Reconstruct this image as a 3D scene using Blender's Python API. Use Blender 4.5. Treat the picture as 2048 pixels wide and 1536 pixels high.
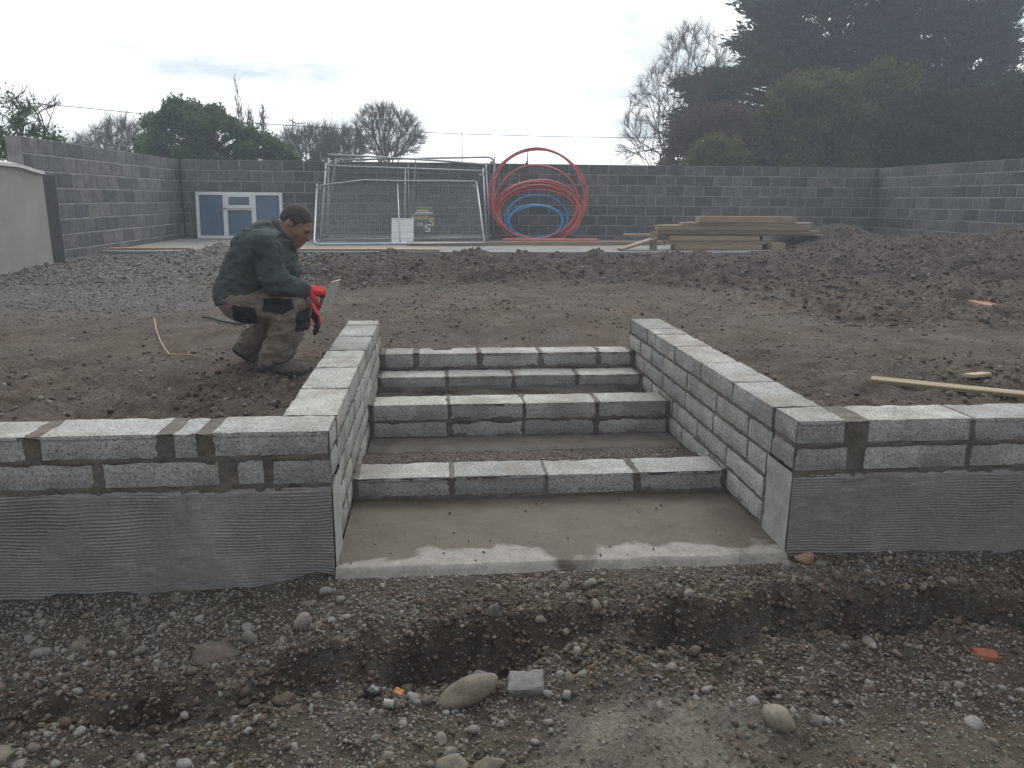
import bpy, bmesh, math, random
import numpy as np
from mathutils import Matrix, Vector, Quaternion

for o in list(bpy.data.objects):
    bpy.data.objects.remove(o, do_unlink=True)
scene = bpy.context.scene
col = scene.collection
random.seed(7)
R = math.radians

# ------------------------------------------------------------------ camera
CAM_PITCH, CAM_YAW, CAM_ROLL = R(13.464), R(5.631), R(0.491)
CAM_POS = np.array([0.0, -2.733, 1.362])
F_PX = 1540.0                                  # focal length in pixels of the 2048 wide photograph
_F = np.array([math.sin(CAM_YAW) * math.cos(CAM_PITCH), math.cos(CAM_YAW) * math.cos(CAM_PITCH), -math.sin(CAM_PITCH)])
_R = np.array([math.cos(CAM_YAW), -math.sin(CAM_YAW), 0.0])
_U = np.cross(_R, _F)
_R2 = _R * math.cos(CAM_ROLL) + _U * math.sin(CAM_ROLL)
_U2 = -_R * math.sin(CAM_ROLL) + _U * math.cos(CAM_ROLL)
cam = bpy.data.cameras.new("camera")
cam.sensor_width = 36.0
cam.lens = 36.0 * F_PX / 2048.0
cam.clip_start, cam.clip_end = 0.02, 3000.0
cam_o = bpy.data.objects.new("camera", cam)
col.objects.link(cam_o)
cam_o.matrix_world = Matrix(((_R2[0], _U2[0], -_F[0], CAM_POS[0]),
                             (_R2[1], _U2[1], -_F[1], CAM_POS[1]),
                             (_R2[2], _U2[2], -_F[2], CAM_POS[2]), (0, 0, 0, 1)))
scene.camera = cam_o


def ray(x, y):
    return _F + _R2 * ((x - 1024) / F_PX) + _U2 * ((768 - y) / F_PX)


def onz(x, y, z):
    d = ray(x, y); return CAM_POS + d * ((z - CAM_POS[2]) / d[2])


def ony(x, y, Y):
    d = ray(x, y); return CAM_POS + d * ((Y - CAM_POS[1]) / d[1])


def onx(x, y, X):
    d = ray(x, y); return CAM_POS + d * ((X - CAM_POS[0]) / d[0])


# ------------------------------------------------------------------ world: overcast sky with the sun behind the cloud
SUN_ELEV, SUN_AZ = R(42), R(12)                # azimuth from +Y towards +X
SUN_DIR = (math.sin(SUN_AZ) * math.cos(SUN_ELEV), math.cos(SUN_AZ) * math.cos(SUN_ELEV), math.sin(SUN_ELEV))
SKY_STRENGTH = 1.0
world = bpy.data.worlds.new("World")
scene.world = world
world.use_nodes = True
nt = world.node_tree
for n in list(nt.nodes):
    nt.nodes.remove(n)
out = nt.nodes.new("ShaderNodeOutputWorld")
bg = nt.nodes.new("ShaderNodeBackground")
sky = nt.nodes.new("ShaderNodeTexSky")
sky.sky_type = 'NISHITA'
sky.sun_disc = False
sky.sun_elevation = SUN_ELEV
sky.sun_rotation = SUN_AZ
sky.air_density, sky.dust_density = 1.0, 3.0
skm = nt.nodes.new("ShaderNodeVectorMath"); skm.operation = 'SCALE'; skm.inputs[3].default_value = 0.09
nt.links.new(sky.outputs[0], skm.inputs[0])
tc = nt.nodes.new("ShaderNodeTexCoord")
# clouds live on a flat layer overhead: direction divided by its height
sep = nt.nodes.new("ShaderNodeSeparateXYZ"); nt.links.new(tc.outputs['Generated'], sep.inputs[0])
zz = nt.nodes.new("ShaderNodeMath"); zz.operation = 'MAXIMUM'; zz.inputs[1].default_value = 0.0
nt.links.new(sep.outputs[2], zz.inputs[0])
zp = nt.nodes.new("ShaderNodeMath"); zp.operation = 'ADD'; zp.inputs[1].default_value = 0.16
nt.links.new(zz.outputs[0], zp.inputs[0])
dv = nt.nodes.new("ShaderNodeVectorMath"); dv.operation = 'DIVIDE'
cb = nt.nodes.new("ShaderNodeCombineXYZ")
for i in range(3):
    nt.links.new(zp.outputs[0], cb.inputs[i])
nt.links.new(tc.outputs['Generated'], dv.inputs[0]); nt.links.new(cb.outputs[0], dv.inputs[1])
cn = nt.nodes.new("ShaderNodeTexNoise"); cn.inputs['Scale'].default_value = 1.15
cn.inputs['Detail'].default_value = 7; cn.inputs['Roughness'].default_value = 0.55
cmap = nt.nodes.new("ShaderNodeMapping"); cmap.inputs['Location'].default_value = (3.1, 0.4, 0)
nt.links.new(dv.outputs[0], cmap.inputs[0]); nt.links.new(cmap.outputs[0], cn.inputs[0])
cr = nt.nodes.new("ShaderNodeValToRGB")
cr.color_ramp.elements[0].position = 0.34; cr.color_ramp.elements[0].color = (0.42, 0.475, 0.515, 1)
cr.color_ramp.elements[1].position = 0.53; cr.color_ramp.elements[1].color = (0.98, 0.99, 1.0, 1)
nt.links.new(cn.outputs[0], cr.inputs[0])
# the veiled sun brightens the cloud around it
nrm = nt.nodes.new("ShaderNodeVectorMath"); nrm.operation = 'NORMALIZE'
nt.links.new(tc.outputs['Generated'], nrm.inputs[0])
dot = nt.nodes.new("ShaderNodeVectorMath"); dot.operation = 'DOT_PRODUCT'; dot.inputs[1].default_value = SUN_DIR
nt.links.new(nrm.outputs[0], dot.inputs[0])
mr = nt.nodes.new("ShaderNodeMapRange"); mr.inputs[1].default_value = -0.2; mr.inputs[2].default_value = 1.0
mr.inputs[3].default_value = 0.60; mr.inputs[4].default_value = 1.85; mr.interpolation_type = 'SMOOTHSTEP'
nt.links.new(dot.outputs['Value'], mr.inputs[0])
glow = nt.nodes.new("ShaderNodeVectorMath"); glow.operation = 'SCALE'
nt.links.new(cr.outputs[0], glow.inputs[0]); nt.links.new(mr.outputs[0], glow.inputs[3])
mx = nt.nodes.new("ShaderNodeMix"); mx.data_type = 'RGBA'; mx.inputs[0].default_value = 0.95
nt.links.new(skm.outputs[0], mx.inputs[6]); nt.links.new(glow.outputs[0], mx.inputs[7])
nt.links.new(mx.outputs[2], bg.inputs[0])
bg.inputs[1].default_value = SKY_STRENGTH
nt.links.new(bg.outputs[0], out.inputs[0])

# ------------------------------------------------------------------ sun, softened by the cloud
sun = bpy.data.lights.new("sun", 'SUN')
sun.energy = 1.35
sun.angle = R(25)
sun.color = (1.0, 0.97, 0.92)
sun_o = bpy.data.objects.new("sun", sun)
col.objects.link(sun_o)
sun_o.rotation_euler = Vector(SUN_DIR).to_track_quat('Z', 'Y').to_euler()
sun_o.location = (0, 5, 20)

# ------------------------------------------------------------------ exposure
vs = scene.view_settings
vs.view_transform = 'Standard'
vs.look = 'None'
vs.gamma = 1.0
vs.use_curve_mapping = False
vs.exposure = 0.0
scene.cycles.max_bounces = 6
scene.cycles.volume_bounces = 1
scene.cycles.use_denoising = True
scene.cycles.use_adaptive_sampling = True
scene.cycles.adaptive_threshold = 0.02


# ------------------------------------------------------------------ noise on arrays
def _hash(ix, iy, iz, seed):
    with np.errstate(over='ignore'):
        h = (ix.astype(np.uint32) * np.uint32(374761393) + iy.astype(np.uint32) * np.uint32(668265263)
             + iz.astype(np.uint32) * np.uint32(2147483647 - 58) + np.uint32(seed * 144665 + 1013))
        h ^= h >> np.uint32(13)
        h *= np.uint32(1274126177)
        h ^= h >> np.uint32(16)
        h *= np.uint32(2246822519)
        h ^= h >> np.uint32(15)
    return h.astype(np.float32) / np.float32(4294967295.0)


def vn2(x, y, seed=0):
    x = np.asarray(x, np.float64); y = np.asarray(y, np.float64)
    ix, iy = np.floor(x).astype(np.int64), np.floor(y).astype(np.int64)
    fx, fy = x - ix, y - iy
    fx = fx * fx * (3 - 2 * fx); fy = fy * fy * (3 - 2 * fy)
    z = np.zeros_like(ix)
    a = _hash(ix, iy, z, seed); b = _hash(ix + 1, iy, z, seed)
    c = _hash(ix, iy + 1, z, seed); d = _hash(ix + 1, iy + 1, z, seed)
    return (a + (b - a) * fx) * (1 - fy) + (c + (d - c) * fx) * fy


def fbm2(x, y, oct=4, seed=0, gain=0.5):
    s, a, t = 0, 1.0, 0
    ca, sa = math.cos(0.63), math.sin(0.63)
    for k in range(oct):
        s = s + a * (vn2(x, y, seed + k) - 0.5); t += a
        x, y = (x * ca - y * sa) * 2.03 + 7.1, (x * sa + y * ca) * 2.03 + 3.7
        a *= gain
    return s / t * 2


def vn3(x, y, z, seed=0):
    ix, iy, iz = np.floor(x).astype(np.int64), np.floor(y).astype(np.int64), np.floor(z).astype(np.int64)
    fx, fy, fz = x - ix, y - iy, z - iz
    fx = fx * fx * (3 - 2 * fx); fy = fy * fy * (3 - 2 * fy); fz = fz * fz * (3 - 2 * fz)
    r = 0
    for dx in (0, 1):
        for dy in (0, 1):
            for dz in (0, 1):
                w = (fx if dx else 1 - fx) * (fy if dy else 1 - fy) * (fz if dz else 1 - fz)
                r = r + w * _hash(ix + dx, iy + dy, iz + dz, seed)
    return r - 0.5


def sstep(a, b, x):
    t = np.clip((x - a) / (b - a), 0, 1)
    return t * t * (3 - 2 * t)


# ------------------------------------------------------------------ object helpers
def tag(o, label=None, cat=None, group=None, kind=None):
    if label: o["label"] = label
    if cat: o["category"] = cat
    if group: o["group"] = group
    if kind: o["kind"] = kind
    return o


def mesh_from(name, verts, faces, smooth=False):
    me = bpy.data.meshes.new(name)
    me.from_pydata([tuple(map(float, v)) for v in verts], [], [tuple(f) for f in faces])
    if smooth:
        me.polygons.foreach_set("use_smooth", [True] * len(me.polygons))
    me.update()
    return me


def mesh_np(name, V, F, smooth=False):
    """V (n,3) floats, F (m,k) ints, all faces with k corners"""
    V = np.ascontiguousarray(V, np.float32); F = np.ascontiguousarray(F, np.int32)
    me = bpy.data.meshes.new(name)
    m, k = F.shape
    me.vertices.add(len(V)); me.vertices.foreach_set("co", V.ravel())
    me.loops.add(m * k); me.loops.foreach_set("vertex_index", F.ravel())
    me.polygons.add(m)
    me.polygons.foreach_set("loop_start", np.arange(0, m * k, k, dtype=np.int32))
    me.polygons.foreach_set("loop_total", np.full(m, k, np.int32))
    if smooth:
        me.polygons.foreach_set("use_smooth", np.ones(m, bool))
    me.update(calc_edges=True)
    me.validate()
    return me


def obj(name, me, mat=None, parent=None, loc=None):
    o = bpy.data.objects.new(name, me)
    col.objects.link(o)
    if mat is not None and me is not None and len(me.materials) == 0:
        for m in (mat if isinstance(mat, (list, tuple)) else [mat]):
            me.materials.append(m)
    if loc is not None:
        o.location = loc
    if parent is not None:
        o.parent = parent
        o.matrix_parent_inverse = Matrix.Translation(world_loc(parent)).inverted()
    return o


def world_loc(o):
    """all parents here are only translated"""
    return Vector(o.location)


def empty(name, loc):
    o = bpy.data.objects.new(name, None)
    o.empty_display_size = 0.1
    o.location = loc
    col.objects.link(o)
    return o


class MB:
    """collects boxes, tubes and sheets into one mesh"""
    def __init__(s): s.v, s.f = [], []

    def add(s, V, F):
        b = len(s.v); s.v += [tuple(v) for v in V]; s.f += [tuple(i + b for i in f) for f in F]
        return s

    def box(s, x0, x1, y0, y1, z0, z1):
        V = [(x, y, z) for z in (z0, z1) for y in (y0, y1) for x in (x0, x1)]
        return s.add(V, [(0, 2, 3, 1), (4, 5, 7, 6), (0, 1, 5, 4), (2, 6, 7, 3), (0, 4, 6, 2), (1, 3, 7, 5)])

    def obox(s, c, ax, ay, az):
        """oriented box: centre and three half-axis vectors"""
        c, ax, ay, az = (np.asarray(q, float) for q in (c, ax, ay, az))
        V = [c + sx * ax + sy * ay + sz * az for sz in (-1, 1) for sy in (-1, 1) for sx in (-1, 1)]
        return s.add(V, [(0, 2, 3, 1), (4, 5, 7, 6), (0, 1, 5, 4), (2, 6, 7, 3), (0, 4, 6, 2), (1, 3, 7, 5)])

    def tube(s, P, r, n=6, cap=True, closed=False):
        V, F = tube(P, r, n, cap, closed)
        return s.add(V, F)

    def mesh(s, name, smooth=False): return mesh_from(name, s.v, s.f, smooth)


def tube(P, r, n=6, cap=True, closed=False):
    P = np.asarray(P, float); m = len(P)
    r = np.full(m, r, float) if np.isscalar(r) else np.asarray(r, float)
    T = np.gradient(P, axis=0) if not closed else np.roll(P, -1, 0) - np.roll(P, 1, 0)
    T /= np.linalg.norm(T, axis=1)[:, None] + 1e-12
    up = np.array([0, 0, 1.0]) if abs(T[0][2]) < 0.9 else np.array([1.0, 0, 0])
    N = np.cross(T[0], up); N /= np.linalg.norm(N)
    V = []
    for i in range(m):
        N = N - T[i] * N.dot(T[i]); N /= np.linalg.norm(N) + 1e-12
        B = np.cross(T[i], N)
        for k in range(n):
            a = 2 * math.pi * k / n
            V.append(P[i] + r[i] * (math.cos(a) * N + math.sin(a) * B))
    F = []
    for i in range(m if closed else m - 1):
        j = (i + 1) % m
        for k in range(n):
            l = (k + 1) % n
            F.append((i * n + k, i * n + l, j * n + l, j * n + k))
    if cap and not closed:
        F.append(tuple(range(n - 1, -1, -1))); F.append(tuple((m - 1) * n + k for k in range(n)))
    return V, F


def bevel_box(dx, dy, dz, bev=0.004, jit=0.0, seed=0, name="block"):
    """box centred at the origin with bevelled, slightly worn edges"""
    bm = bmesh.new()
    bmesh.ops.create_cube(bm, size=1)
    bmesh.ops.scale(bm, vec=(dx, dy, dz), verts=bm.verts)
    bmesh.ops.bevel(bm, geom=bm.edges[:], offset=bev, segments=1, affect='EDGES', profile=0.5)
    rnd = random.Random(seed)
    for v in bm.verts:
        v.co += Vector((rnd.uniform(-jit, jit), rnd.uniform(-jit, jit), rnd.uniform(-jit, jit)))
    me = bpy.data.meshes.new(name)
    bm.to_mesh(me); bm.free()
    return me


def worn_block(x0, x1, y0, y1, z0, z1, seed=0, rough=0.0022, step=0.028):
    """concrete block as a closed box of small facets, edges rounded and chipped; in local coordinates about its centre"""
    d = np.array([x1 - x0, y1 - y0, z1 - z0]); n = np.maximum((d / step).astype(int), 3)
    bm = bmesh.new()
    idx = {}

    def vert(i, j, k):
        key = (i, j, k)
        if key not in idx:
            p = np.array([i / n[0], j / n[1], k / n[2]]) * d - d / 2
            idx[key] = bm.verts.new(p)
        return idx[key]
    for a in range(3):
        b, c = (a + 1) % 3, (a + 2) % 3
        for side in (0, n[a]):
            for i in range(n[b]):
                for j in range(n[c]):
                    q = []
                    for (di, dj) in ((0, 0), (1, 0), (1, 1), (0, 1)):
                        t = [0, 0, 0]; t[a] = side; t[b] = i + di; t[c] = j + dj
                        q.append(vert(*t))
                    if side == 0: q.reverse()
                    bm.faces.new(q)
    P = np.array([v.co for v in bm.verts])
    h = d / 2
    dist = h - np.abs(P)                       # distance to each face
    near = np.sort(dist, axis=1)[:, 1]         # edge distance: second smallest
    off = np.array([x0, y0, z0]) * 1.0 + seed * 3.7
    q = (P + off) * 26
    ns = vn3(q[:, 0], q[:, 1], q[:, 2], seed % 97)
    q2 = (P + off) * 60
    ns2 = vn3(q2[:, 0], q2[:, 1], q2[:, 2], seed % 89 + 5)
    inward = -np.sign(P) * (dist < 1e-6)
    edge = np.exp(-near / 0.004)
    amt = edge * (0.003 + 0.009 * np.clip(ns + 0.05, 0, 1) + 0.007 * np.clip(ns2 - 0.05, 0, 1)) + rough * 0.4 * (ns2 + 0.5) * (1 - edge)
    P = P + inward * amt[:, None]
    for v, p in zip(bm.verts, P):
        v.co = p
    me = bpy.data.meshes.new("block")
    bm.to_mesh(me); bm.free()
    return me


# ------------------------------------------------------------------ materials
def mat_new(name, rough=0.9, spec=0.3):
    m = bpy.data.materials.new(name)
    m.use_nodes = True
    b = m.node_tree.nodes["Principled BSDF"]
    b.inputs["Roughness"].default_value = rough
    b.inputs["Specular IOR Level"].default_value = spec
    return m, m.node_tree, b


def N(nt, t, **kw):
    n = nt.nodes.new(t)
    for k, v in kw.items():
        if hasattr(n, k) and not k.startswith('i_'): setattr(n, k, v)
    return n


def ramp(nt, src, stops):
    r = nt.nodes.new("ShaderNodeValToRGB")
    e = r.color_ramp.elements
    while len(e) < len(stops): e.new(0.5)
    for k, (p, c) in enumerate(stops):
        e[k].position = p; e[k].color = (*c, 1) if len(c) == 3 else c
    nt.links.new(src, r.inputs[0])
    return r.outputs[0]


def noise(nt, vec, scale, detail=4, rough=0.55, dist=0.0):
    n = nt.nodes.new("ShaderNodeTexNoise")
    n.inputs['Scale'].default_value = scale; n.inputs['Detail'].default_value = detail
    n.inputs['Roughness'].default_value = rough; n.inputs['Distortion'].default_value = dist
    if vec is not None: nt.links.new(vec, n.inputs['Vector'])
    return n.outputs[0]


def mixc(nt, fac, a, b, mode='MIX'):
    m = nt.nodes.new("ShaderNodeMix"); m.data_type = 'RGBA'; m.blend_type = mode
    for s, v in ((0, fac), (6, a), (7, b)):
        if isinstance(v, (int, float)): m.inputs[s].default_value = v
        elif isinstance(v, tuple): m.inputs[s].default_value = (*v, 1)
        else: nt.links.new(v, m.inputs[s])
    return m.outputs[2]


def mathn(nt, op, a, b=0.0, c=None):
    m = nt.nodes.new("ShaderNodeMath"); m.operation = op
    for s, v in ((0, a), (1, b), (2, c)):
        if v is None: continue
        if isinstance(v, (int, float)): m.inputs[s].default_value = v
        else: nt.links.new(v, m.inputs[s])
    return m.outputs[0]


def bump(nt, b, h, strength=0.5, dist=0.01):
    bp = nt.nodes.new("ShaderNodeBump")
    bp.inputs['Strength'].default_value = strength; bp.inputs['Distance'].default_value = dist
    nt.links.new(h, bp.inputs['Height']); nt.links.new(bp.outputs[0], b.inputs['Normal'])


def coords(nt, use='Object', rnd=True):
    t = nt.nodes.new("ShaderNodeTexCoord")
    v = t.outputs[use]
    if not rnd: return v, None
    oi = nt.nodes.new("ShaderNodeObjectInfo")
    s = nt.nodes.new("ShaderNodeVectorMath"); s.operation = 'ADD'
    k = nt.nodes.new("ShaderNodeMath"); k.operation = 'MULTIPLY'; k.inputs[1].default_value = 61.7
    nt.links.new(oi.outputs['Random'], k.inputs[0])
    nt.links.new(v, s.inputs[0]); nt.links.new(k.outputs[0], s.inputs[1])
    return s.outputs[0], oi.outputs['Random']


def worldpos(nt):
    g = nt.nodes.new("ShaderNodeNewGeometry")
    return g.outputs['Position'], g.outputs['Random Per Island']


def mat_block(name, dark, light, tint=0.12, speck=0.35, stain=None):
    m, nt, b = mat_new(name, 0.92, 0.25)
    v, rnd = coords(nt)
    c1 = ramp(nt, noise(nt, v, 9, 5, 0.6), [(0.3, dark), (0.7, light)])
    # coarse aggregate speckle
    vo = nt.nodes.new("ShaderNodeTexVoronoi"); vo.inputs['Scale'].default_value = 150
    nt.links.new(v, vo.inputs['Vector'])
    sp = ramp(nt, vo.outputs['Color'], [(0.25, (1 - speck,) * 3), (0.75, (1 + speck * 0.6,) * 3)])
    c2 = mixc(nt, 1.0, c1, sp, 'MULTIPLY')
    pores = ramp(nt, noise(nt, v, 130, 3, 0.7), [(0.36, (0.25,) * 3), (0.46, (1.0,) * 3)])
    c3 = mixc(nt, 0.75, c2, pores, 'MULTIPLY')
    tn = ramp(nt, rnd, [(0, (1 - tint * 1.3, 1 - tint * 1.1, 1 - tint)), (0.5, (1, 1, 1)), (1, (1 + tint * 1.1, 1 + tint, 1 + tint * 0.85))])
    c4 = mixc(nt, 1.0, c3, tn, 'MULTIPLY')
    if stain:
        p, _ = worldpos(nt)
        st = ramp(nt, noise(nt, p, 3.2, 6, 0.65), [(0.42, (0, 0, 0)), (0.62, (1, 1, 1))])
        c4 = mixc(nt, mathn(nt, 'MULTIPLY', st, stain[1]), c4, stain[0])
    nt.links.new(c4, b.inputs['Base Color'])
    h = mathn(nt, 'ADD', mathn(nt, 'MULTIPLY', pores, 0.7), mathn(nt, 'MULTIPLY', noise(nt, v, 70, 4, 0.7), 0.8))
    bump(nt, b, h, 0.55, 0.006)
    return m


def mat_noise(name, stops, scale=8, detail=6, rough=0.9, spec=0.3, bs=0.4, bscale=60, bd=0.004, use='pos', fine=0.0, fscale=120, metal=0.0):
    m, nt, b = mat_new(name, rough, spec)
    v = worldpos(nt)[0] if use == 'pos' else coords(nt)[0]
    c = ramp(nt, noise(nt, v, scale, detail, 0.62), stops)
    if fine:
        f = ramp(nt, noise(nt, v, fscale, 3, 0.7), [(0.3, (1 - fine,) * 3), (0.7, (1 + fine,) * 3)])
        c = mixc(nt, 1.0, c, f, 'MULTIPLY')
    nt.links.new(c, b.inputs['Base Color'])
    b.inputs['Metallic'].default_value = metal
    if bs: bump(nt, b, noise(nt, v, bscale, 5, 0.7), bs, bd)
    return m


M = {}
M['block'] = mat_block('block_concrete', (0.33, 0.328, 0.31), (0.47, 0.468, 0.445), 0.15, 0.19, ((0.19, 0.165, 0.135), 0.55))
M['wall_block'] = mat_block('weathered_block', (0.108, 0.111, 0.116), (0.192, 0.196, 0.202), 0.34, 0.15, ((0.10, 0.10, 0.105), 0.6))
M['wall_mortar'] = mat_noise('wall_mortar', [(0.3, (0.22, 0.22, 0.217)), (0.7, (0.42, 0.42, 0.41))], 4, bscale=90)
M['mortar'] = mat_noise('mortar', [(0.3, (0.088, 0.077, 0.064)), (0.7, (0.165, 0.147, 0.124))], 7, 6, 0.85, 0.3, 0.7, 110, 0.005, fine=0.25)
M['plinth'] = mat_noise('scratch_coat', [(0.3, (0.185, 0.176, 0.17)), (0.55, (0.25, 0.238, 0.23)), (0.75, (0.34, 0.318, 0.295))], 3.2, 7, 0.9, 0.25, 0.5, 140, 0.003, fine=0.15, fscale=70)
M['plinth_side'] = mat_noise('plinth_return', [(0.3, (0.28, 0.27, 0.25)), (0.7, (0.42, 0.41, 0.38))], 12, 6, 0.9, 0.25, 0.5, 90, 0.004, fine=0.15)
M['cream'] = mat_noise('cream_render', [(0.3, (0.27, 0.265, 0.25)), (0.7, (0.35, 0.345, 0.325))], 1.8, 7, 0.9, 0.2, 0.3, 120, 0.003, fine=0.06)
M['coping'] = mat_noise('coping_concrete', [(0.3, (0.55, 0.55, 0.53)), (0.7, (0.7, 0.7, 0.68))], 6, 5, 0.8, 0.3, 0.3, 90, 0.003)
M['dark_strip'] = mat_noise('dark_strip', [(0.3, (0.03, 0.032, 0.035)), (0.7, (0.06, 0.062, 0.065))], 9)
M['back_slab'] = mat_noise('slab_concrete', [(0.3, (0.17, 0.165, 0.155)), (0.7, (0.30, 0.29, 0.275))], 2.2, 7, 0.9, 0.25, 0.4, 60, 0.004, fine=0.2)
M['galv'] = mat_noise('galvanised_steel', [(0.3, (0.30, 0.32, 0.34)), (0.7, (0.46, 0.48, 0.50))], 14, 4, 0.5, 0.5, 0.0, metal=0.55)
M['galv_dull'] = mat_noise('dull_galvanised', [(0.3, (0.22, 0.24, 0.26)), (0.7, (0.36, 0.38, 0.40))], 14, 4, 0.55, 0.5, 0.0, metal=0.5)
M['wire'] = mat_noise('fence_wire', [(0.3, (0.13, 0.14, 0.15)), (0.7, (0.22, 0.23, 0.24))], 14, 4, 0.6, 0.4, 0.0)
M['upvc'] = mat_noise('white_plastic', [(0.3, (0.72, 0.74, 0.76)), (0.7, (0.82, 0.83, 0.84))], 4, 4, 0.35, 0.5, 0.0)
M['film'] = mat_noise('blue_filmed_glass', [(0.3, (0.075, 0.125, 0.21)), (0.7, (0.105, 0.165, 0.26))], 2.5, 5, 0.22, 0.6, 0.0)
M['red_duct'] = mat_noise('red_duct', [(0.3, (0.34, 0.042, 0.038)), (0.7, (0.47, 0.085, 0.07))], 2.5, 4, 0.45, 0.45, 0.0)
M['blue_pipe'] = mat_noise('blue_pipe', [(0.3, (0.03, 0.15, 0.36)), (0.7, (0.05, 0.22, 0.46))], 6, 4, 0.4, 0.45, 0.0)
M['white_sheet'] = mat_noise('white_sheet', [(0.3, (0.66, 0.68, 0.7)), (0.7, (0.78, 0.79, 0.8))], 6, 4, 0.6, 0.4, 0.0)
M['sign_dark'] = mat_noise('sign_board', [(0.3, (0.05, 0.06, 0.065)), (0.7, (0.08, 0.085, 0.09))], 6, 4, 0.6, 0.4, 0.0)
M['sign_yellow'] = mat_noise('sign_yellow', [(0.3, (0.55, 0.48, 0.08)), (0.7, (0.62, 0.55, 0.12))], 20, 3, 0.6, 0.3, 0.0)
M['sign_white'] = mat_noise('sign_white', [(0.3, (0.6, 0.6, 0.62)), (0.7, (0.7, 0.7, 0.72))], 20, 3, 0.6, 0.3, 0.0)
M['sign_purple'] = mat_noise('sign_grey_purple', [(0.3, (0.22, 0.18, 0.26)), (0.7, (0.30, 0.25, 0.33))], 20, 3, 0.6, 0.3, 0.0)
M['cable'] = mat_noise('cable_black', [(0.3, (0.02, 0.02, 0.02)), (0.7, (0.03, 0.03, 0.03))], 9, 2, 0.6, 0.3, 0.0)


def mat_wood(name, a, b_, c):
    m, nt, b = mat_new(name, 0.8, 0.3)
    v, rnd = coords(nt)
    mp = nt.nodes.new("ShaderNodeMapping"); mp.inputs['Scale'].default_value = (1.2, 22, 22)
    nt.links.new(v, mp.inputs[0])
    cc = ramp(nt, noise(nt, mp.outputs[0], 2.2, 6, 0.6, 0.6), [(0.28, a), (0.55, b_), (0.8, c)])
    tn = ramp(nt, rnd, [(0, (0.72, 0.72, 0.74)), (1, (1.15, 1.12, 1.08))])
    cc = mixc(nt, 1.0, cc, tn, 'MULTIPLY')
    nt.links.new(cc, b.inputs['Base Color'])
    bump(nt, b, noise(nt, mp.outputs[0], 6, 4, 0.6), 0.25, 0.003)
    return m


M['wood'] = mat_wood('weathered_timber', (0.26, 0.195, 0.135), (0.37, 0.29, 0.21), (0.47, 0.385, 0.295))
M['wood_new'] = mat_wood('fresh_timber', (0.30, 0.24, 0.15), (0.40, 0.335, 0.225), (0.48, 0.41, 0.29))


def mat_stone(name, pal):
    """stones of several own colours, one per loose stone"""
    m, nt, b = mat_new(name, 0.9, 0.25)
    p, isl = worldpos(nt)
    oi = nt.nodes.new("ShaderNodeObjectInfo")
    rr = mathn(nt, 'FRACT', mathn(nt, 'ADD', isl, oi.outputs['Random']))
    c = ramp(nt, rr, [(i / max(1, len(pal) - 1), q) for i, q in enumerate(pal)])
    f = ramp(nt, noise(nt, p, 55, 5, 0.65), [(0.3, (0.68, 0.67, 0.65)), (0.7, (1.2, 1.2, 1.2))])
    c = mixc(nt, 1.0, c, f, 'MULTIPLY')
    nt.links.new(c, b.inputs['Base Color'])
    bump(nt, b, noise(nt, p, 150, 4, 0.7), 0.5, 0.003)
    return m


M['gravel'] = mat_stone('gravel_stone', [(0.115, 0.102, 0.083), (0.165, 0.156, 0.138), (0.21, 0.202, 0.183), (0.15, 0.126, 0.098), (0.19, 0.184, 0.172), (0.25, 0.24, 0.22), (0.13, 0.116, 0.096)])
M['clod'] = mat_stone('soil_clod', [(0.05, 0.038, 0.029), (0.12, 0.096, 0.074), (0.085, 0.066, 0.05), (0.19, 0.162, 0.13), (0.075, 0.055, 0.042), (0.145, 0.118, 0.092), (0.11, 0.078, 0.056)])
M['upper_grit'] = mat_stone('upper_grit', [(0.10, 0.08, 0.066), (0.16, 0.135, 0.113), (0.21, 0.195, 0.175), (0.12, 0.093, 0.075), (0.30, 0.285, 0.26)])

# ================================================================== GROUND
XL, XR, WT = -0.397, 1.379, 0.215              # stair opening and wall thickness
TOP = 0.54                                     # top of the new block walls
RIDGE_SEED = 40


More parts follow.
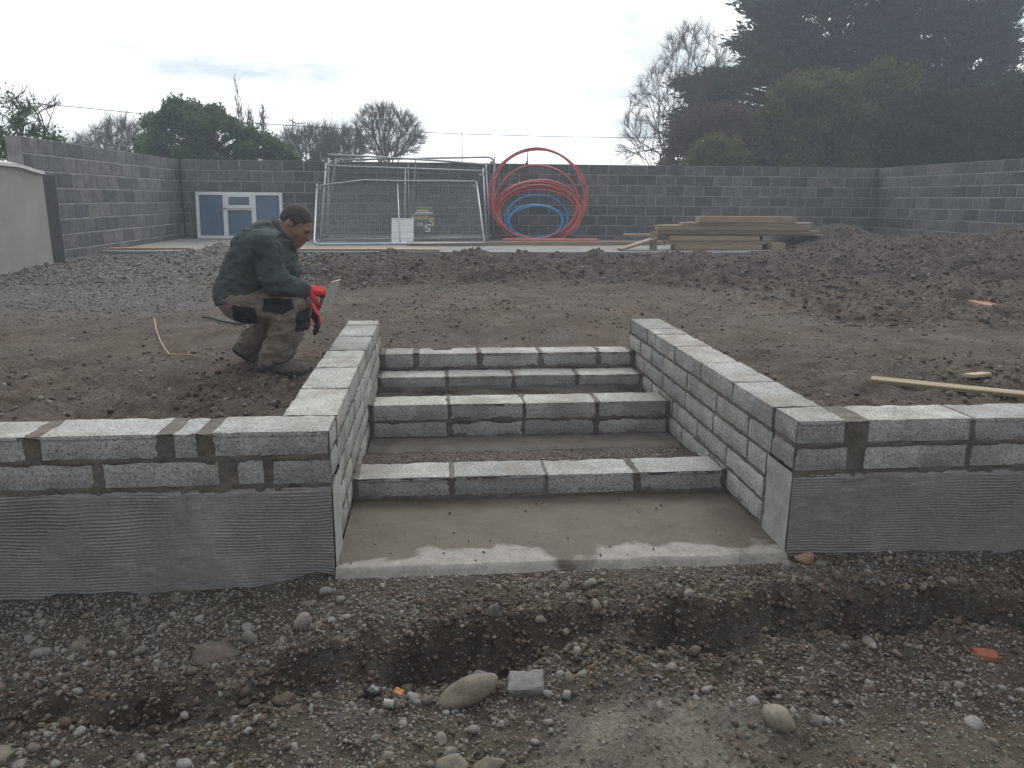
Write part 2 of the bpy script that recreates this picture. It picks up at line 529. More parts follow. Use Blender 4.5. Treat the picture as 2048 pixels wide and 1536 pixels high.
def ground_z(x, y):
    x = np.asarray(x, float); y = np.asarray(y, float)
    # ---- lower side: bench against the wall, a ledge, then a shallow trench and the trodden foreground
    bench = -0.075 + 0.06 * sstep(-1.0, -0.2, x) - 0.02 * sstep(1.3, 2.2, x)
    bench = bench + 0.022 * fbm2(x * 2.6, y * 2.6, 4, 3) + 0.02 * fbm2(x * 10, y * 10, 5, 9, 0.62)
    bench = bench - 0.03 * np.exp(-((x - 0.35) / 0.16) ** 2 - ((y + 0.04) / 0.07) ** 2)
    bench = bench + np.clip(y + 0.05, -0.5, 0) * 0.05
    ye = -0.55 + 0.215 * sstep(-0.9, 0.3, x) + 0.09 * sstep(0.5, 1.7, x) + 0.10 * fbm2(x * 2.4, y * 0 + 3.3, 4, 21) + 0.09 * fbm2(x * 9, y * 5, 4, 23, 0.6)
    low = -0.128 - 0.04 * sstep(-0.6, -1.1, y) + 0.035 * fbm2(x * 2.1 + 4, y * 2.1, 4, 5) + 0.044 * fbm2(x * 8, y * 8, 5, 11, 0.62)
    low = low * 1.0 + 0.035 * np.exp(-((x - 0.62) / 0.34) ** 2 - ((y + 0.88) / 0.17) ** 2)
    low = low - np.clip(0.075 + 0.10 * fbm2(x * 1.9, y * 0.8, 3, 26), 0.03, 0.125) * np.exp(-((y - ye + 0.09 + 0.05 * fbm2(x * 3, y * 0, 3, 24)) / 0.065) ** 2)
    t = sstep(0.0, 0.15 + 0.10 * fbm2(x * 2.5, y * 2.5, 3, 25), ye - y + 0.05 * fbm2(x * 7, y * 7, 4, 27, 0.6))
    face = np.exp(-((ye - y - 0.1) / 0.16) ** 2)
    lo = bench * (1 - t) + low * t + face * (0.075 * fbm2(x * 5.5, y * 5.5, 5, 29, 0.68) + 0.03 * fbm2(x * 17, y * 17, 3, 28))
    und = sstep(XL - 0.06, XL - 0.01, x) * (1 - sstep(XR + 0.01, XR + 0.06, x)) * sstep(-0.10, -0.03, y)
    lo = lo * (1 - und) + np.minimum(lo, -0.035) * und
    # ---- upper side
    up = 0.425 + 0.02 * fbm2(x * 0.5, y * 0.5, 3, 31) + 0.018 * fbm2(x * 2.3, y * 3.1, 4, 33) + 0.02 * fbm2(x * 11, y * 11, 5, 35, 0.6)
    near = (1 - sstep(1.2, 2.3, y + 0.5 * fbm2(x * 1.3, y * 1.3, 3, 36))) * (1 - sstep(-0.75, -0.5, x) + sstep(1.45, 1.7, x))
    up = up + near * (0.055 * fbm2(x * 4.4, y * 4.4, 5, 37, 0.6) + 0.03 * fbm2(x * 14, y * 14, 3, 38) - 0.01)
    # lumpy dug soil in front of the slab and on the right
    wob = 0.9 * fbm2(x * 0.45, y * 0.45, 3, 44)
    rough = sstep(5.0, 6.4, y + wob) * (1 - sstep(10.55, 10.75, y)) * (0.25 + 0.75 * sstep(-3.2, -1.4, x + wob * 0.6))
    right = sstep(2.6, 4.4, x + wob * 0.8 + 0.12 * (y - 4)) * sstep(2.4, 3.6, y + wob) * (1 - sstep(10.6, 10.9, y) * (x < 8.7))
    rm = np.clip(np.maximum(rough, right), 0, 1)
    lump = np.abs(fbm2(x * 1.5, y * 1.9, 4, RIDGE_SEED)) * 2
    up = up + rm * (0.11 * lump - 0.055 + 0.09 * fbm2(x * 3.0, y * 3.0, 5, 42, 0.6) + 0.055 * fbm2(x * 10, y * 10, 4, 43, 0.65))
    up = up + 0.10 * np.exp(-((y - 7.6) / 1.1) ** 2) * rough
    # soil heaps on the right
    up = up + 0.36 * sstep(4.4, 8.2, x) * np.exp(-((y - 8.7) / 2.2) ** 2) * (1 + 0.5 * fbm2(x * 1.1, y * 1.1, 4, 51))
    slab = sstep(10.72, 10.78, y) * (1 - sstep(8.4, 8.7, x)) * sstep(-5.6, -5.55, x)
    up = up * (1 - slab) + 0.33 * slab
    heap = 0.44 * np.exp(-(((x - 7.9) / 0.95) ** 2 + ((y - 12.0) / 0.8) ** 2)) + 0.20 * np.exp(-(((x - 6.7) / 0.7) ** 2 + ((y - 12.4) / 0.6) ** 2))
    up = up + np.where(heap > 0.04, heap * (1 + 0.45 * fbm2(x * 4, y * 4, 4, 53)) + 0.12 * slab * sstep(0.04, 0.1, heap), 0)
    # gravelly rise at the left end of the slab
    up = up + 0.16 * np.exp(-(((x + 3.4) / 0.9) ** 2 + ((y - 9.9) / 0.5) ** 2)) * (1 + 0.5 * fbm2(x * 5, y * 5, 3, 55))
    # ---- inside the stair opening
    st = np.where(y < 0.75, -0.09, -0.012)
    st = np.where(y > 1.70, 0.105, st)
    fl = 0.008 * fbm2(x * 7, y * 7, 4, 61)
    st = st + np.where(y > 0.75, fl, 0)
    st = st + np.where((y > 0.75) & (y < 1.2), 0.0, 0)
    st = st + np.where(y > 0.75, 0.06 * sstep(1.42, 1.05, y) * (0.9 + 0.5 * fbm2(x * 5, y * 5, 3, 62)) * (y < 1.7), 0)
    after = 0.325 + 0.1 * sstep(2.7, 3.7, y) + 0.02 * fbm2(x * 3, y * 3, 4, 63) + 0.008 * fbm2(x * 14, y * 14, 3, 64)
    st = np.where(y > 2.58, after, st)
    ins = sstep(XL - 0.14, XL - 0.08, x) * (1 - sstep(XR + 0.08, XR + 0.14, x))
    edge = 1 - sstep(2.60, 2.72, y)
    fadeb = 1 - sstep(2.7, 3.9, y)
    insx = np.where(y > 2.62, sstep(XL - 0.7, XL + 0.1, x) * (1 - sstep(XR - 0.1, XR + 0.7, x)) * fadeb, ins)
    upper = up * (1 - insx) + st * insx
    s = sstep(0.085, 0.13, y)
    z = lo * (1 - s) + upper * s
    far = sstep(15.2, 20, np.maximum(np.abs(y), 0)) + sstep(11.5, 14, np.abs(x - 2))
    far = np.clip(far, 0, 1) * (y > -3)
    return z * (1 - far) + 0.40 * far


def axis(*segs):
    """segments (start, stop, step) or growing spacing (start, stop, step0, step1)"""
    pts = []
    for s in segs:
        if len(s) == 3:
            n = max(1, int(round((s[1] - s[0]) / s[2]))); q = np.linspace(s[0], s[1], n + 1)[:-1]
        else:
            q, p = [], s[0]
            while p < s[1] - 1e-6:
                q.append(p); f = (p - s[0]) / (s[1] - s[0]); p += s[2] * (s[3] / s[2]) ** f
            q = np.array(q)
        pts.append(q)
    return np.concatenate(pts + [[segs[-1][1]]])


def mirror_axis(a): return -a[::-1]


gx = np.concatenate([mirror_axis(axis((2.3, 7.0, 0.018, 0.07), (7.0, 80, 0.12, 12)))[:-1],
                     axis((-2.3, 3.3, 0.016), (3.3, 11.0, 0.016, 0.07), (11.0, 80, 0.12, 12))])
gy = np.concatenate([mirror_axis(axis((1.35, 4.0, 0.02, 0.2), (4.0, 80, 0.3, 12)))[:-1],
                     axis((-1.35, 0.25, 0.014), (0.25, 3.2, 0.022), (3.2, 11.0, 0.022, 0.055), (11.0, 15.5, 0.09), (15.5, 80, 0.3, 12))])
GX, GY = np.meshgrid(gx, gy)
GZ = ground_z(GX, GY)
nxg, nyg = len(gx), len(gy)
gi = np.arange(nxg * nyg).reshape(nyg, nxg)
gF = np.stack([gi[:-1, :-1], gi[:-1, 1:], gi[1:, 1:], gi[1:, :-1]], -1).reshape(-1, 4)
g_me = mesh_np("ground", np.stack([GX, GY, GZ], -1).reshape(-1, 3), gF, True)


def mat_ground():
    m, nt, b = mat_new('building_site_soil', 0.95, 0.2)
    p, _ = worldpos(nt)
    sx = nt.nodes.new("ShaderNodeSeparateXYZ"); nt.links.new(p, sx.inputs[0])
    big = noise(nt, p, 1.3, 6, 0.6)
    soil = ramp(nt, noise(nt, p, 3.1, 8, 0.65), [(0.28, (0.092, 0.073, 0.059)), (0.5, (0.155, 0.127, 0.105)), (0.75, (0.23, 0.198, 0.168))])
    red = ramp(nt, big, [(0.45, (0, 0, 0)), (0.7, (1, 1, 1))])
    soil = mixc(nt, mathn(nt, 'MULTIPLY', red, 0.5), soil, (0.185, 0.132, 0.10))
    # the excavated lower side: darker, greyer, with pale clay in the trodden front
    low = ramp(nt, noise(nt, p, 4.0, 8, 0.68), [(0.3, (0.068, 0.055, 0.041)), (0.52, (0.12, 0.102, 0.079)), (0.76, (0.185, 0.163, 0.132))])
    w = noise(nt, p, 2.2, 5, 0.6)
    yy = mathn(nt, 'ADD', sx.outputs[1], mathn(nt, 'MULTIPLY', mathn(nt, 'SUBTRACT', w, 0.5), 0.7))
    front = nt.nodes.new("ShaderNodeMapRange"); front.inputs[1].default_value = -0.78; front.inputs[2].default_value = -0.98
    nt.links.new(yy, front.inputs[0])
    clay = ramp(nt, noise(nt, p, 6, 6, 0.6), [(0.3, (0.15, 0.12, 0.088)), (0.7, (0.25, 0.215, 0.168))])
    dv_ = nt.nodes.new("ShaderNodeVectorMath"); dv_.operation = 'SUBTRACT'; dv_.inputs[1].default_value = (0.62, -0.90, -0.17)
    nt.links.new(p, dv_.inputs[0])
    ds_ = nt.nodes.new("ShaderNodeVectorMath"); ds_.operation = 'MULTIPLY'; ds_.inputs[1].default_value = (2.6, 5.2, 0.0)
    nt.links.new(dv_.outputs[0], ds_.inputs[0])
    dl_ = nt.nodes.new("ShaderNodeVectorMath"); dl_.operation = 'LENGTH'; nt.links.new(ds_.outputs[0], dl_.inputs[0])
    pm = nt.nodes.new("ShaderNodeMapRange"); pm.inputs[1].default_value = 1.15; pm.inputs[2].default_value = 0.75
    nt.links.new(mathn(nt, 'ADD', dl_.outputs['Value'], mathn(nt, 'MULTIPLY', mathn(nt, 'SUBTRACT', w, 0.5), 0.9)), pm.inputs[0])
    low = mixc(nt, front.outputs[0], low, clay)
    low = mixc(nt, pm.outputs[0], low, ramp(nt, noise(nt, p, 8, 6, 0.6), [(0.3, (0.20, 0.18, 0.145)), (0.7, (0.31, 0.288, 0.245))]))
    rust = ramp(nt, noise(nt, p, 5.5, 5, 0.6), [(0.55, (0, 0, 0)), (0.68, (1, 1, 1))])
    low = mixc(nt, mathn(nt, 'MULTIPLY', rust, 0.55), low, (0.105, 0.062, 0.042))
    gr_ = ramp(nt, noise(nt, p, 3.7, 6, 0.65), [(0.52, (0, 0, 0)), (0.66, (1, 1, 1))])
    low = mixc(nt, mathn(nt, 'MULTIPLY', gr_, 0.5), low, (0.155, 0.148, 0.132))
    up = nt.nodes.new("ShaderNodeMapRange"); up.inputs[1].default_value = 0.05; up.inputs[2].default_value = 0.12
    nt.links.new(sx.outputs[1], up.inputs[0])
    c = mixc(nt, up.outputs[0], low, soil)
    # dug soil is darker and moister
    lum = mathn(nt, 'ADD', sx.outputs[1], mathn(nt, 'MULTIPLY', mathn(nt, 'SUBTRACT', big, 0.5), 2.5))
    dug = nt.nodes.new("ShaderNodeMapRange"); dug.inputs[1].default_value = 5.0; dug.inputs[2].default_value = 6.2
    nt.links.new(lum, dug.inputs[0])
    c = mixc(nt, mathn(nt, 'MULTIPLY', dug.outputs[0], 0.55), c, (0.082, 0.067, 0.055))
    # crushed grey stone on the left
    xx = mathn(nt, 'ADD', sx.outputs[0], mathn(nt, 'MULTIPLY', mathn(nt, 'SUBTRACT', w, 0.5), 2.0))
    gl = nt.nodes.new("ShaderNodeMapRange"); gl.inputs[1].default_value = -1.2; gl.inputs[2].default_value = -2.6
    nt.links.new(xx, gl.inputs[0])
    gy_ = nt.nodes.new("ShaderNodeMapRange"); gy_.inputs[1].default_value = 3.0; gy_.inputs[2].default_value = 4.6
    nt.links.new(yy, gy_.inputs[0])
    grey = ramp(nt, noise(nt, p, 9, 8, 0.7), [(0.3, (0.12, 0.115, 0.105)), (0.7, (0.24, 0.235, 0.225))])
    c = mixc(nt, mathn(nt, 'MULTIPLY', gl.outputs[0], gy_.outputs[0]), c, grey)
    fine = ramp(nt, noise(nt, p, 52, 7, 0.8), [(0.3, (0.45, 0.45, 0.45)), (0.7, (1.6, 1.6, 1.6))])
    c = mixc(nt, 1.0, c, fine, 'MULTIPLY')
    nt.links.new(c, b.inputs['Base Color'])
    h = mathn(nt, 'ADD', noise(nt, p, 35, 8, 0.75), mathn(nt, 'MULTIPLY', noise(nt, p, 150, 5, 0.7), 0.35))
    bump(nt, b, h, 1.0, 0.045)
    return m


M['ground'] = mat_ground()
ground = obj("ground", g_me, M['ground'])
tag(ground, kind="structure")


# ------------------------------------------------------------------ loose stones
def ico(sub):
    bm = bmesh.new(); bmesh.ops.create_icosphere(bm, subdivisions=sub, radius=1.0)
    bm.verts.ensure_lookup_table()
    V = np.array([v.co for v in bm.verts]); F = np.array([[v.index for v in f.verts] for f in bm.faces]); bm.free()
    return V, F


ICO = {1: ico(1), 2: ico(2), 3: ico(3)}


def rock_shape(sub, seed, ang=0.5, lump=0.25):
    """a stone of radius about one: flat-cut facets and lumps"""
    V, F = ICO[sub]
    rs = np.random.RandomState(seed)
    P = V.copy()
    for k in range(9):
        n = rs.normal(size=3); n /= np.linalg.norm(n)
        d = rs.uniform(0.38, 0.85) + (1 - ang) * 0.35
        over = np.clip(P @ n - d, 0, None)
        P -= over[:, None] * n * 0.92
    q = V * 1.3 + seed * 7.3 % 50
    P *= (1 + lump * vn3(q[:, 0], q[:, 1], q[:, 2], seed))[:, None]
    if sub > 1:
        q = V * 3.9 + seed * 3.1 % 50
        P *= (1 + lump * 0.35 * vn3(q[:, 0], q[:, 1], q[:, 2], seed + 1))[:, None]
    return P, F


SHAPES = {(s, a): [rock_shape(s, 100 * s + 17 * k + int(a * 10), a, 0.3 if a > 0.5 else 0.95) for k in range(14)] for s in (1, 2) for a in (0.4, 0.9)}


def rocks(name, P, size, mat, sub=1, ang=0.4, flat=0.62, seed=1, parent=None):
    rs = np.random.RandomState(seed)
    n = len(P)
    pool = SHAPES[(sub, ang)]
    nv, nf = len(pool[0][0]), len(pool[0][1])
    base = np.stack([s[0] for s in pool])[rs.randint(0, len(pool), n)]        # n,nv,3
    sc = np.stack([rs.uniform(0.75, 1.25, n), rs.uniform(0.65, 1.05, n), rs.uniform(flat - 0.15, flat + 0.2, n)], -1)
    base = base * (sc * size[:, None])[:, None, :]
    a = rs.uniform(0, 2 * np.pi, n); tx = rs.normal(0, 0.35, n); ty = rs.normal(0, 0.35, n)
    ca, sa = np.cos(a), np.sin(a)
    x, y, z = base[..., 0], base[..., 1], base[..., 2]
    y, z = y * np.cos(tx)[:, None] - z * np.sin(tx)[:, None], y * np.sin(tx)[:, None] + z * np.cos(tx)[:, None]
    x, z = x * np.cos(ty)[:, None] + z * np.sin(ty)[:, None], -x * np.sin(ty)[:, None] + z * np.cos(ty)[:, None]
    x, y = x * ca[:, None] - y * sa[:, None], x * sa[:, None] + y * ca[:, None]
    V = np.stack([x, y, z], -1) + P[:, None, :]
    Fb = pool[0][1]
    F = (Fb[None] + (np.arange(n) * nv)[:, None, None]).reshape(-1, 3)
    me = mesh_np(name, V.reshape(-1, 3), F, False)
    return obj(name, me, mat, parent)


def scatter(n, x0, x1, y0, y1, dens, seed, smin, smax, power=2.2, sink=0.25):
    rs = np.random.RandomState(seed)
    x = rs.uniform(x0, x1, n); y = rs.uniform(y0, y1, n)
    keep = rs.uniform(0, 1, n) < dens(x, y)
    x, y = x[keep], y[keep]
    s = smin + (smax - smin) * rs.uniform(0, 1, len(x)) ** power
    return np.stack([x, y, ground_z(x, y) + s * (0.45 - sink * 2 * rs.uniform(0.3, 1.0, len(x)))], -1), s


def in_stair(x, y): return (x > XL - WT - 0.03) & (x < XR + WT + 0.03) & (y > -0.02) & (y < 2.74)


def d_low(x, y):
    """gravel washed in patches over the lower side, sparse in the dark trench"""
    n = fbm2(x * 1.9, y * 2.6, 4, 71) + 0.55 * fbm2(x * 7, y * 7, 3, 72)
    left = 0.35 * sstep(0.3, -0.8, x)
    d = np.clip(0.42 + 0.95 * n + left, 0.05, 1)
    ye = -0.55 + 0.215 * sstep(-0.9, 0.3, x) + 0.09 * sstep(0.5, 1.7, x)
    trench = np.exp(-((y - ye + 0.07) / 0.09) ** 2)
    clay = np.exp(-((x - 0.62) / 0.40) ** 2 - ((y + 0.90) / 0.17) ** 2) + 0.6 * sstep(-0.85, -1.0, y + 0.15 * fbm2(x * 3, y * 3, 3, 73))
    clay = np.clip(clay, 0, 1)
    return d * (1 - 0.8 * trench) * (1 - 0.88 * clay) * (y < -0.012)


P1, s1 = scatter(95000, -2.4, 3.4, -1.35, -0.01, lambda x, y: np.clip(d_low(x, y) * 0.85 + 0.16, 0, 1), 5, 0.002, 0.0085, 2.0)
tag(rocks("gravel", P1, s1, M['gravel'], 1, 0.9, 0.7, 11), kind="stuff")
P2, s2 = scatter(4200, -2.4, 3.4, -1.35, -0.02, d_low, 6, 0.0085, 0.0155, 2.2, 0.4)
tag(rocks("coarse_gravel", P2, s2, M['gravel'], 2, 0.9, 0.7, 12), kind="stuff")


def d_trench(x, y):
    ye = -0.55 + 0.215 * sstep(-0.9, 0.3, x) + 0.09 * sstep(0.5, 1.7, x)
    return np.clip(np.exp(-((y - ye + 0.08) / 0.2) ** 2) + 0.3 * (fbm2(x * 3, y * 3, 3, 77) > 0.1), 0, 1) * (y < -0.03)


P3, s3 = scatter(46000, -2.4, 3.4, -1.3, -0.03, d_trench, 8, 0.003, 0.016, 2.4, 0.3)
tag(rocks("soil_crumbs", P3, s3, M['clod'], 1, 0.9, 0.75, 13), kind="stuff")


P3, s3 = scatter(900, -2.4, 3.4, -1.3, -0.05, d_trench, 28, 0.012, 0.034, 2.2, 0.4)
tag(rocks("trench_rubble", P3, s3, M['clod'], 2, 0.9, 0.75, 14), kind="stuff")


def d_up(x, y):
    g = sstep(-1.2, -2.6, x) * sstep(3.0, 4.5, y)
    n = fbm2(x * 1.2, y * 1.2, 4, 81)
    return np.clip(0.30 + 0.55 * n + 0.8 * g, 0.03, 1) * (y > 0.26) * ~in_stair(x, y)


P4, s4 = scatter(42000, -5.2, 6.0, 0.26, 6.5, d_up, 15, 0.004, 0.020, 2.4)
tag(rocks("upper_grit", P4, s4, M['upper_grit'], 1, 0.9, 0.6, 15), kind="stuff")
P5, s5 = scatter(22000, -5.3, 7.0, 6.0, 10.6, lambda x, y: sstep(-0.4, -2.0, x) * 0.9 + 0.12, 16, 0.009, 0.04, 2.6)
tag(rocks("crushed_stone", P5, s5, M['gravel'], 1, 0.9, 0.6, 16), kind="stuff")


def d_clod(x, y):
    wob = 0.9 * fbm2(x * 0.45, y * 0.45, 3, 44)
    rough = sstep(5.0, 6.4, y + wob) * (0.15 + 0.85 * sstep(-3.2, -1.4, x + wob * 0.6))
    right = sstep(2.6, 4.4, x + wob * 0.8 + 0.12 * (y - 4)) * sstep(2.4, 3.6, y + wob)
    heap = (np.exp(-(((x - 7.9) / 1.2) ** 2 + ((y - 12.0) / 1.0) ** 2)) > 0.35)
    return np.where(y < 10.6, np.clip(np.maximum(rough, right), 0, 1), np.where((x > 8.7) & (y < 14.7), 1, heap * 1.0))


P6, s6 = scatter(60000, -5.2, 10.1, 2.4, 14.5, d_clod, 17, 0.009, 0.044, 3.0, 0.4)
tag(rocks("soil_clods", P6, s6, M['clod'], 1, 0.9, 0.75, 17), kind="stuff")


def d_near(x, y):
    a = (1 - sstep(1.1, 2.2, y + 0.5 * fbm2(x * 1.3, y * 1.3, 3, 36))) * ((x < -0.64) | (x > 1.62))
    b = np.exp(-((y - 3.9) / 0.8) ** 2 - ((x - 0.6) / 0.8) ** 2) * 0.5
    return np.clip(a + b, 0, 1) * (y > 0.24) * ~in_stair(x, y) * (0.4 + fbm2(x * 2, y * 2, 3, 88))


P7, s7 = scatter(34000, -3.0, 4.0, 0.24, 4.8, d_near, 18, 0.004, 0.024, 2.2, 0.3)
tag(rocks("soil_crumbs", P7, s7, M['clod'], 2, 0.9, 0.75, 18), kind="stuff")
# grit that fell between the step rows
P8, s8 = scatter(9000, XL, XR, 0.88, 1.58, lambda x, y: np.clip(np.exp(-((y - 1.10) / 0.17) ** 2) * (0.55 + fbm2(x * 4, y * 4, 3, 91)) + 0.02, 0, 1), 19, 0.003, 0.012, 2.4)
tag(rocks("step_grit", P8, s8, M['upper_grit'], 1, 0.9, 0.6, 19), kind="stuff")

# crumbs of soil and grit dropped on the landing
rs_ = np.random.RandomState(77)
xx_ = rs_.uniform(XL + 0.03, XR - 0.03, 260); yy_ = rs_.uniform(-0.02, 0.64, 260) ** 1.0; ss_ = 0.0015 + 0.006 * rs_.uniform(0, 1, 260) ** 4
tag(rocks("landing_grit", np.stack([xx_, yy_, ss_ * 0.3 + 0.002], -1), ss_, M['clod'], 1, 0.9, 0.6, 21), kind="stuff")

# the largest stones of the lower side, one by one: pieces of the ground
rs = np.random.RandomState(33)
stone_meshes = []
for k in range(16):
    P, F = rock_shape(2, 500 + k, 0.3 if k % 4 == 0 else 0.95, 0.3)
    me = mesh_np("stone", P * np.array([1.25, 0.95, 0.78]), F, k % 4 == 0); me.materials.append(M['gravel']); stone_meshes.append(me)
Pb, sb = scatter(1500, -2.0, 2.7, -1.25, -0.03, d_low, 9, 0.0135, 0.032, 2.8, 0.36)
for i in range(min(270, len(Pb))):
    o = obj("stone", stone_meshes[i % 16], None, ground, Pb[i] - np.array([0, 0, sb[i] * 0.05]))
    o.scale = (sb[i],) * 3
    o.rotation_euler = (rs.normal(0, 0.3), rs.normal(0, 0.3), rs.uniform(0, 6.28))

# ================================================================== NEW BLOCK WALLS AND STEPS
def block(parent, x0, x1, y0, y1, z0, z1, seed, mat='block', label=None):
    me = worn_block(x0, x1, y0, y1, z0, z1, seed)
    o = obj("concrete_block", me, M[mat], parent, ((x0 + x1) / 2, (y0 + y1) / 2, (z0 + z1) / 2))
    rr = random.Random(seed)
    o.rotation_euler = (rr.uniform(-0.004, 0.004), rr.uniform(-0.004, 0.004), rr.uniform(-0.004, 0.004))
    if label: o["label"] = label
    return o


def mortar_sheet(mb, org, u, v, w, h, rects, seed, step=0.0085, recess=-0.0045, amp=0.0085, smear=0.0):
    """joint mortar on one face of a wall: a sheet that fills the joints, uneven, smeared over block edges, sunk elsewhere"""
    org, u, v = (np.asarray(q, float) for q in (org, u, v))
    n = np.cross(u, v)
    nu, nv = max(2, int(w / step)), max(2, int(h / step))
    A, B = np.meshgrid(np.linspace(0, w, nu + 1), np.linspace(0, h, nv + 1))
    D = np.full(A.shape, 1.0)
    for (a0, a1, b0, b1) in rects:
        dx = np.maximum(np.maximum(a0 - A, A - a1), np.maximum(b0 - B, B - b1))
        D = np.minimum(D, dx)
    ns = fbm2(A * 16, B * 16, 3, seed) + 0.5 * fbm2(A * 60, B * 60, 3, seed + 3)
    H = recess + amp * ns + smear
    H = np.where(D < 0, H + D * 0.45, H)
    H = np.maximum(H, -0.016)
    P = org + A[..., None] * u + B[..., None] * v + H[..., None] * n
    i = np.arange((nu + 1) * (nv + 1)).reshape(nv + 1, nu + 1)
    F = np.stack([i[:-1, :-1], i[:-1, 1:], i[1:, 1:], i[1:, :-1]], -1).reshape(-1, 4)
    mb.add(P.reshape(-1, 3), [tuple(int(q) for q in f) for f in F])


CR = 0.1085                                    # course height
BH = 0.097                                     # block thickness


def zc(k): return TOP - CR * k - BH, TOP - CR * k   # bottom, top of course k from the top


def plinth_mesh(x0, x1, z0, z1, seed, y=0.0, depth=0.15):
    """scratch-combed render: real wavy ridges"""
    nu, nv = int((x1 - x0) / 0.011), int((z1 - z0) / 0.0022)
    A, B = np.meshgrid(np.linspace(x0, x1, nu + 1), np.linspace(z0, z1, nv + 1))
    w = 0.016 * fbm2(A * 1.7, B * 3, 3, seed) + 0.007 * fbm2(A * 8, B * 5, 3, seed + 2)
    ph = (B + w + 0.01 * A) / 0.0122 * 2 * np.pi
    amp = 0.0021 * (0.15 + 1.1 * sstep(-0.4, 0.3, fbm2(A * 3.1, B * 5, 4, seed + 5)))
    patch = sstep(0.20, 0.34, fbm2(A * 4.5, B * 7, 4, seed + 8))
    H = amp * np.sin(ph) * (1 - 0.85 * patch) + 0.0022 * patch + 0.0035 * fbm2(A * 6, B * 6, 4, seed + 7) + 0.0012 * fbm2(A * 60, B * 60, 2, seed + 9)
    edge = np.minimum(sstep(0, 0.02, z1 - B + 0.012 * fbm2(A * 14, B * 0, 3, seed + 11)), 1)
    H = H - 0.006 * (1 - edge)
    V = np.stack([A, y - H, B], -1).reshape(-1, 3)
    i = np.arange((nu + 1) * (nv + 1)).reshape(nv + 1, nu + 1)
    F = [tuple(int(q) for q in f) for f in np.stack([i[:-1, :-1], i[:-1, 1:], i[1:, 1:], i[1:, :-1]], -1).reshape(-1, 4)]
    mb = MB(); mb.add(V, F)
    mb.box(x0 + 0.001, x1 - 0.001, y + 0.007, y + depth, z0, z1 - 0.003)
    return mb.mesh("plinth_render", True)


def front_wall(name, label, x0, x1, top_rects, second_rects, seed, plx):
    w = empty(name, ((x0 + x1) / 2, 0.1, -0.1))
    tag(w, label, "retaining wall")
    mb = MB()
    mb.box(x0 + 0.02, x1 - 0.02, 0.014, WT - 0.014, 0.2, TOP - 0.012)
    R1 = []
    for k, rects in ((0, top_rects), (1, second_rects)):
        z0, z1 = zc(k)
        for i, (a, b) in enumerate(rects):
            rr = random.Random(seed * 31 + k * 17 + i)
            dz, dy = rr.uniform(-0.003, 0.003), rr.uniform(-0.003, 0.004)
            block(w, a, b, dy, WT + rr.uniform(-0.004, 0.004), z0 + dz, z1 + dz, seed * 100 + k * 40 + i)
            R1.append((a - x0, b - x0, z0 - 0.31, z1 - 0.31))
    z0, z1 = zc(1)
    a, b = (XL - WT, XL) if x0 < 0 else (XR, XR + WT)
    R1s = R1 + [(a - x0, b - x0, z0 - 0.31, z1 - 0.31)]        # end of the side wall's corner block
    # front face joints (faces -Y): u along +X, v up
    mortar_sheet(mb, (x0, 0.0, 0.31), (1, 0, 0), (0, 0, 1), x1 - x0, TOP - 0.31 - 0.006, R1s, seed, smear=-0.0005)
    # top face joints
    mortar_sheet(mb, (x0, 0.0, TOP), (1, 0, 0), (0, 1, 0), x1 - x0, WT, [(a - x0, b - x0, -1, 1) for a, b in top_rects], seed + 5, smear=0.0005)
    # rear face
    mortar_sheet(mb, (x1, WT, 0.31), (-1, 0, 0), (0, 0, 1), x1 - x0, TOP - 0.31 - 0.006, [(x1 - x0 - b, x1 - x0 - a, c, d) for a, b, c, d in R1s], seed + 9)
    obj("mortar", mb.mesh("mortar", True), M['mortar'], w)
    obj("plinth_render", plinth_mesh(plx[0], plx[1], -0.22, 0.322, seed + 3), M['plinth'], w)
    return w


front_wall("retaining_wall", "low grey block retaining wall with combed render plinth, left of the steps", -3.4, XL,
           [(-0.812, XL), (-0.948, -0.864), (-1.403, -1.0), (-1.895, -1.452), (-2.345, -1.907), (-2.795, -2.357), (-3.245, -2.807), (-3.39, -3.257)],
           [(-0.735, -0.636), (-1.203, -0.794), (-1.672, -1.232), (-2.122, -1.684), (-2.572, -2.134), (-3.022, -2.584), (-3.39, -3.034)], 3, (-3.4, XL - 0.003))
front_wall("retaining_wall", "low grey block retaining wall with combed render plinth, right of the steps", XR, 4.4,
           [(1.379, 1.577), (1.668, 2.098), (2.112, 2.545), (2.557, 2.997), (3.009, 3.449), (3.461, 3.901), (3.913, 4.353)],
           [(1.664, 2.094), (2.112, 2.545), (2.557, 2.997), (3.009, 3.449), (3.461, 3.901), (3.913, 4.353)], 4, (XR + 0.003, 4.4))


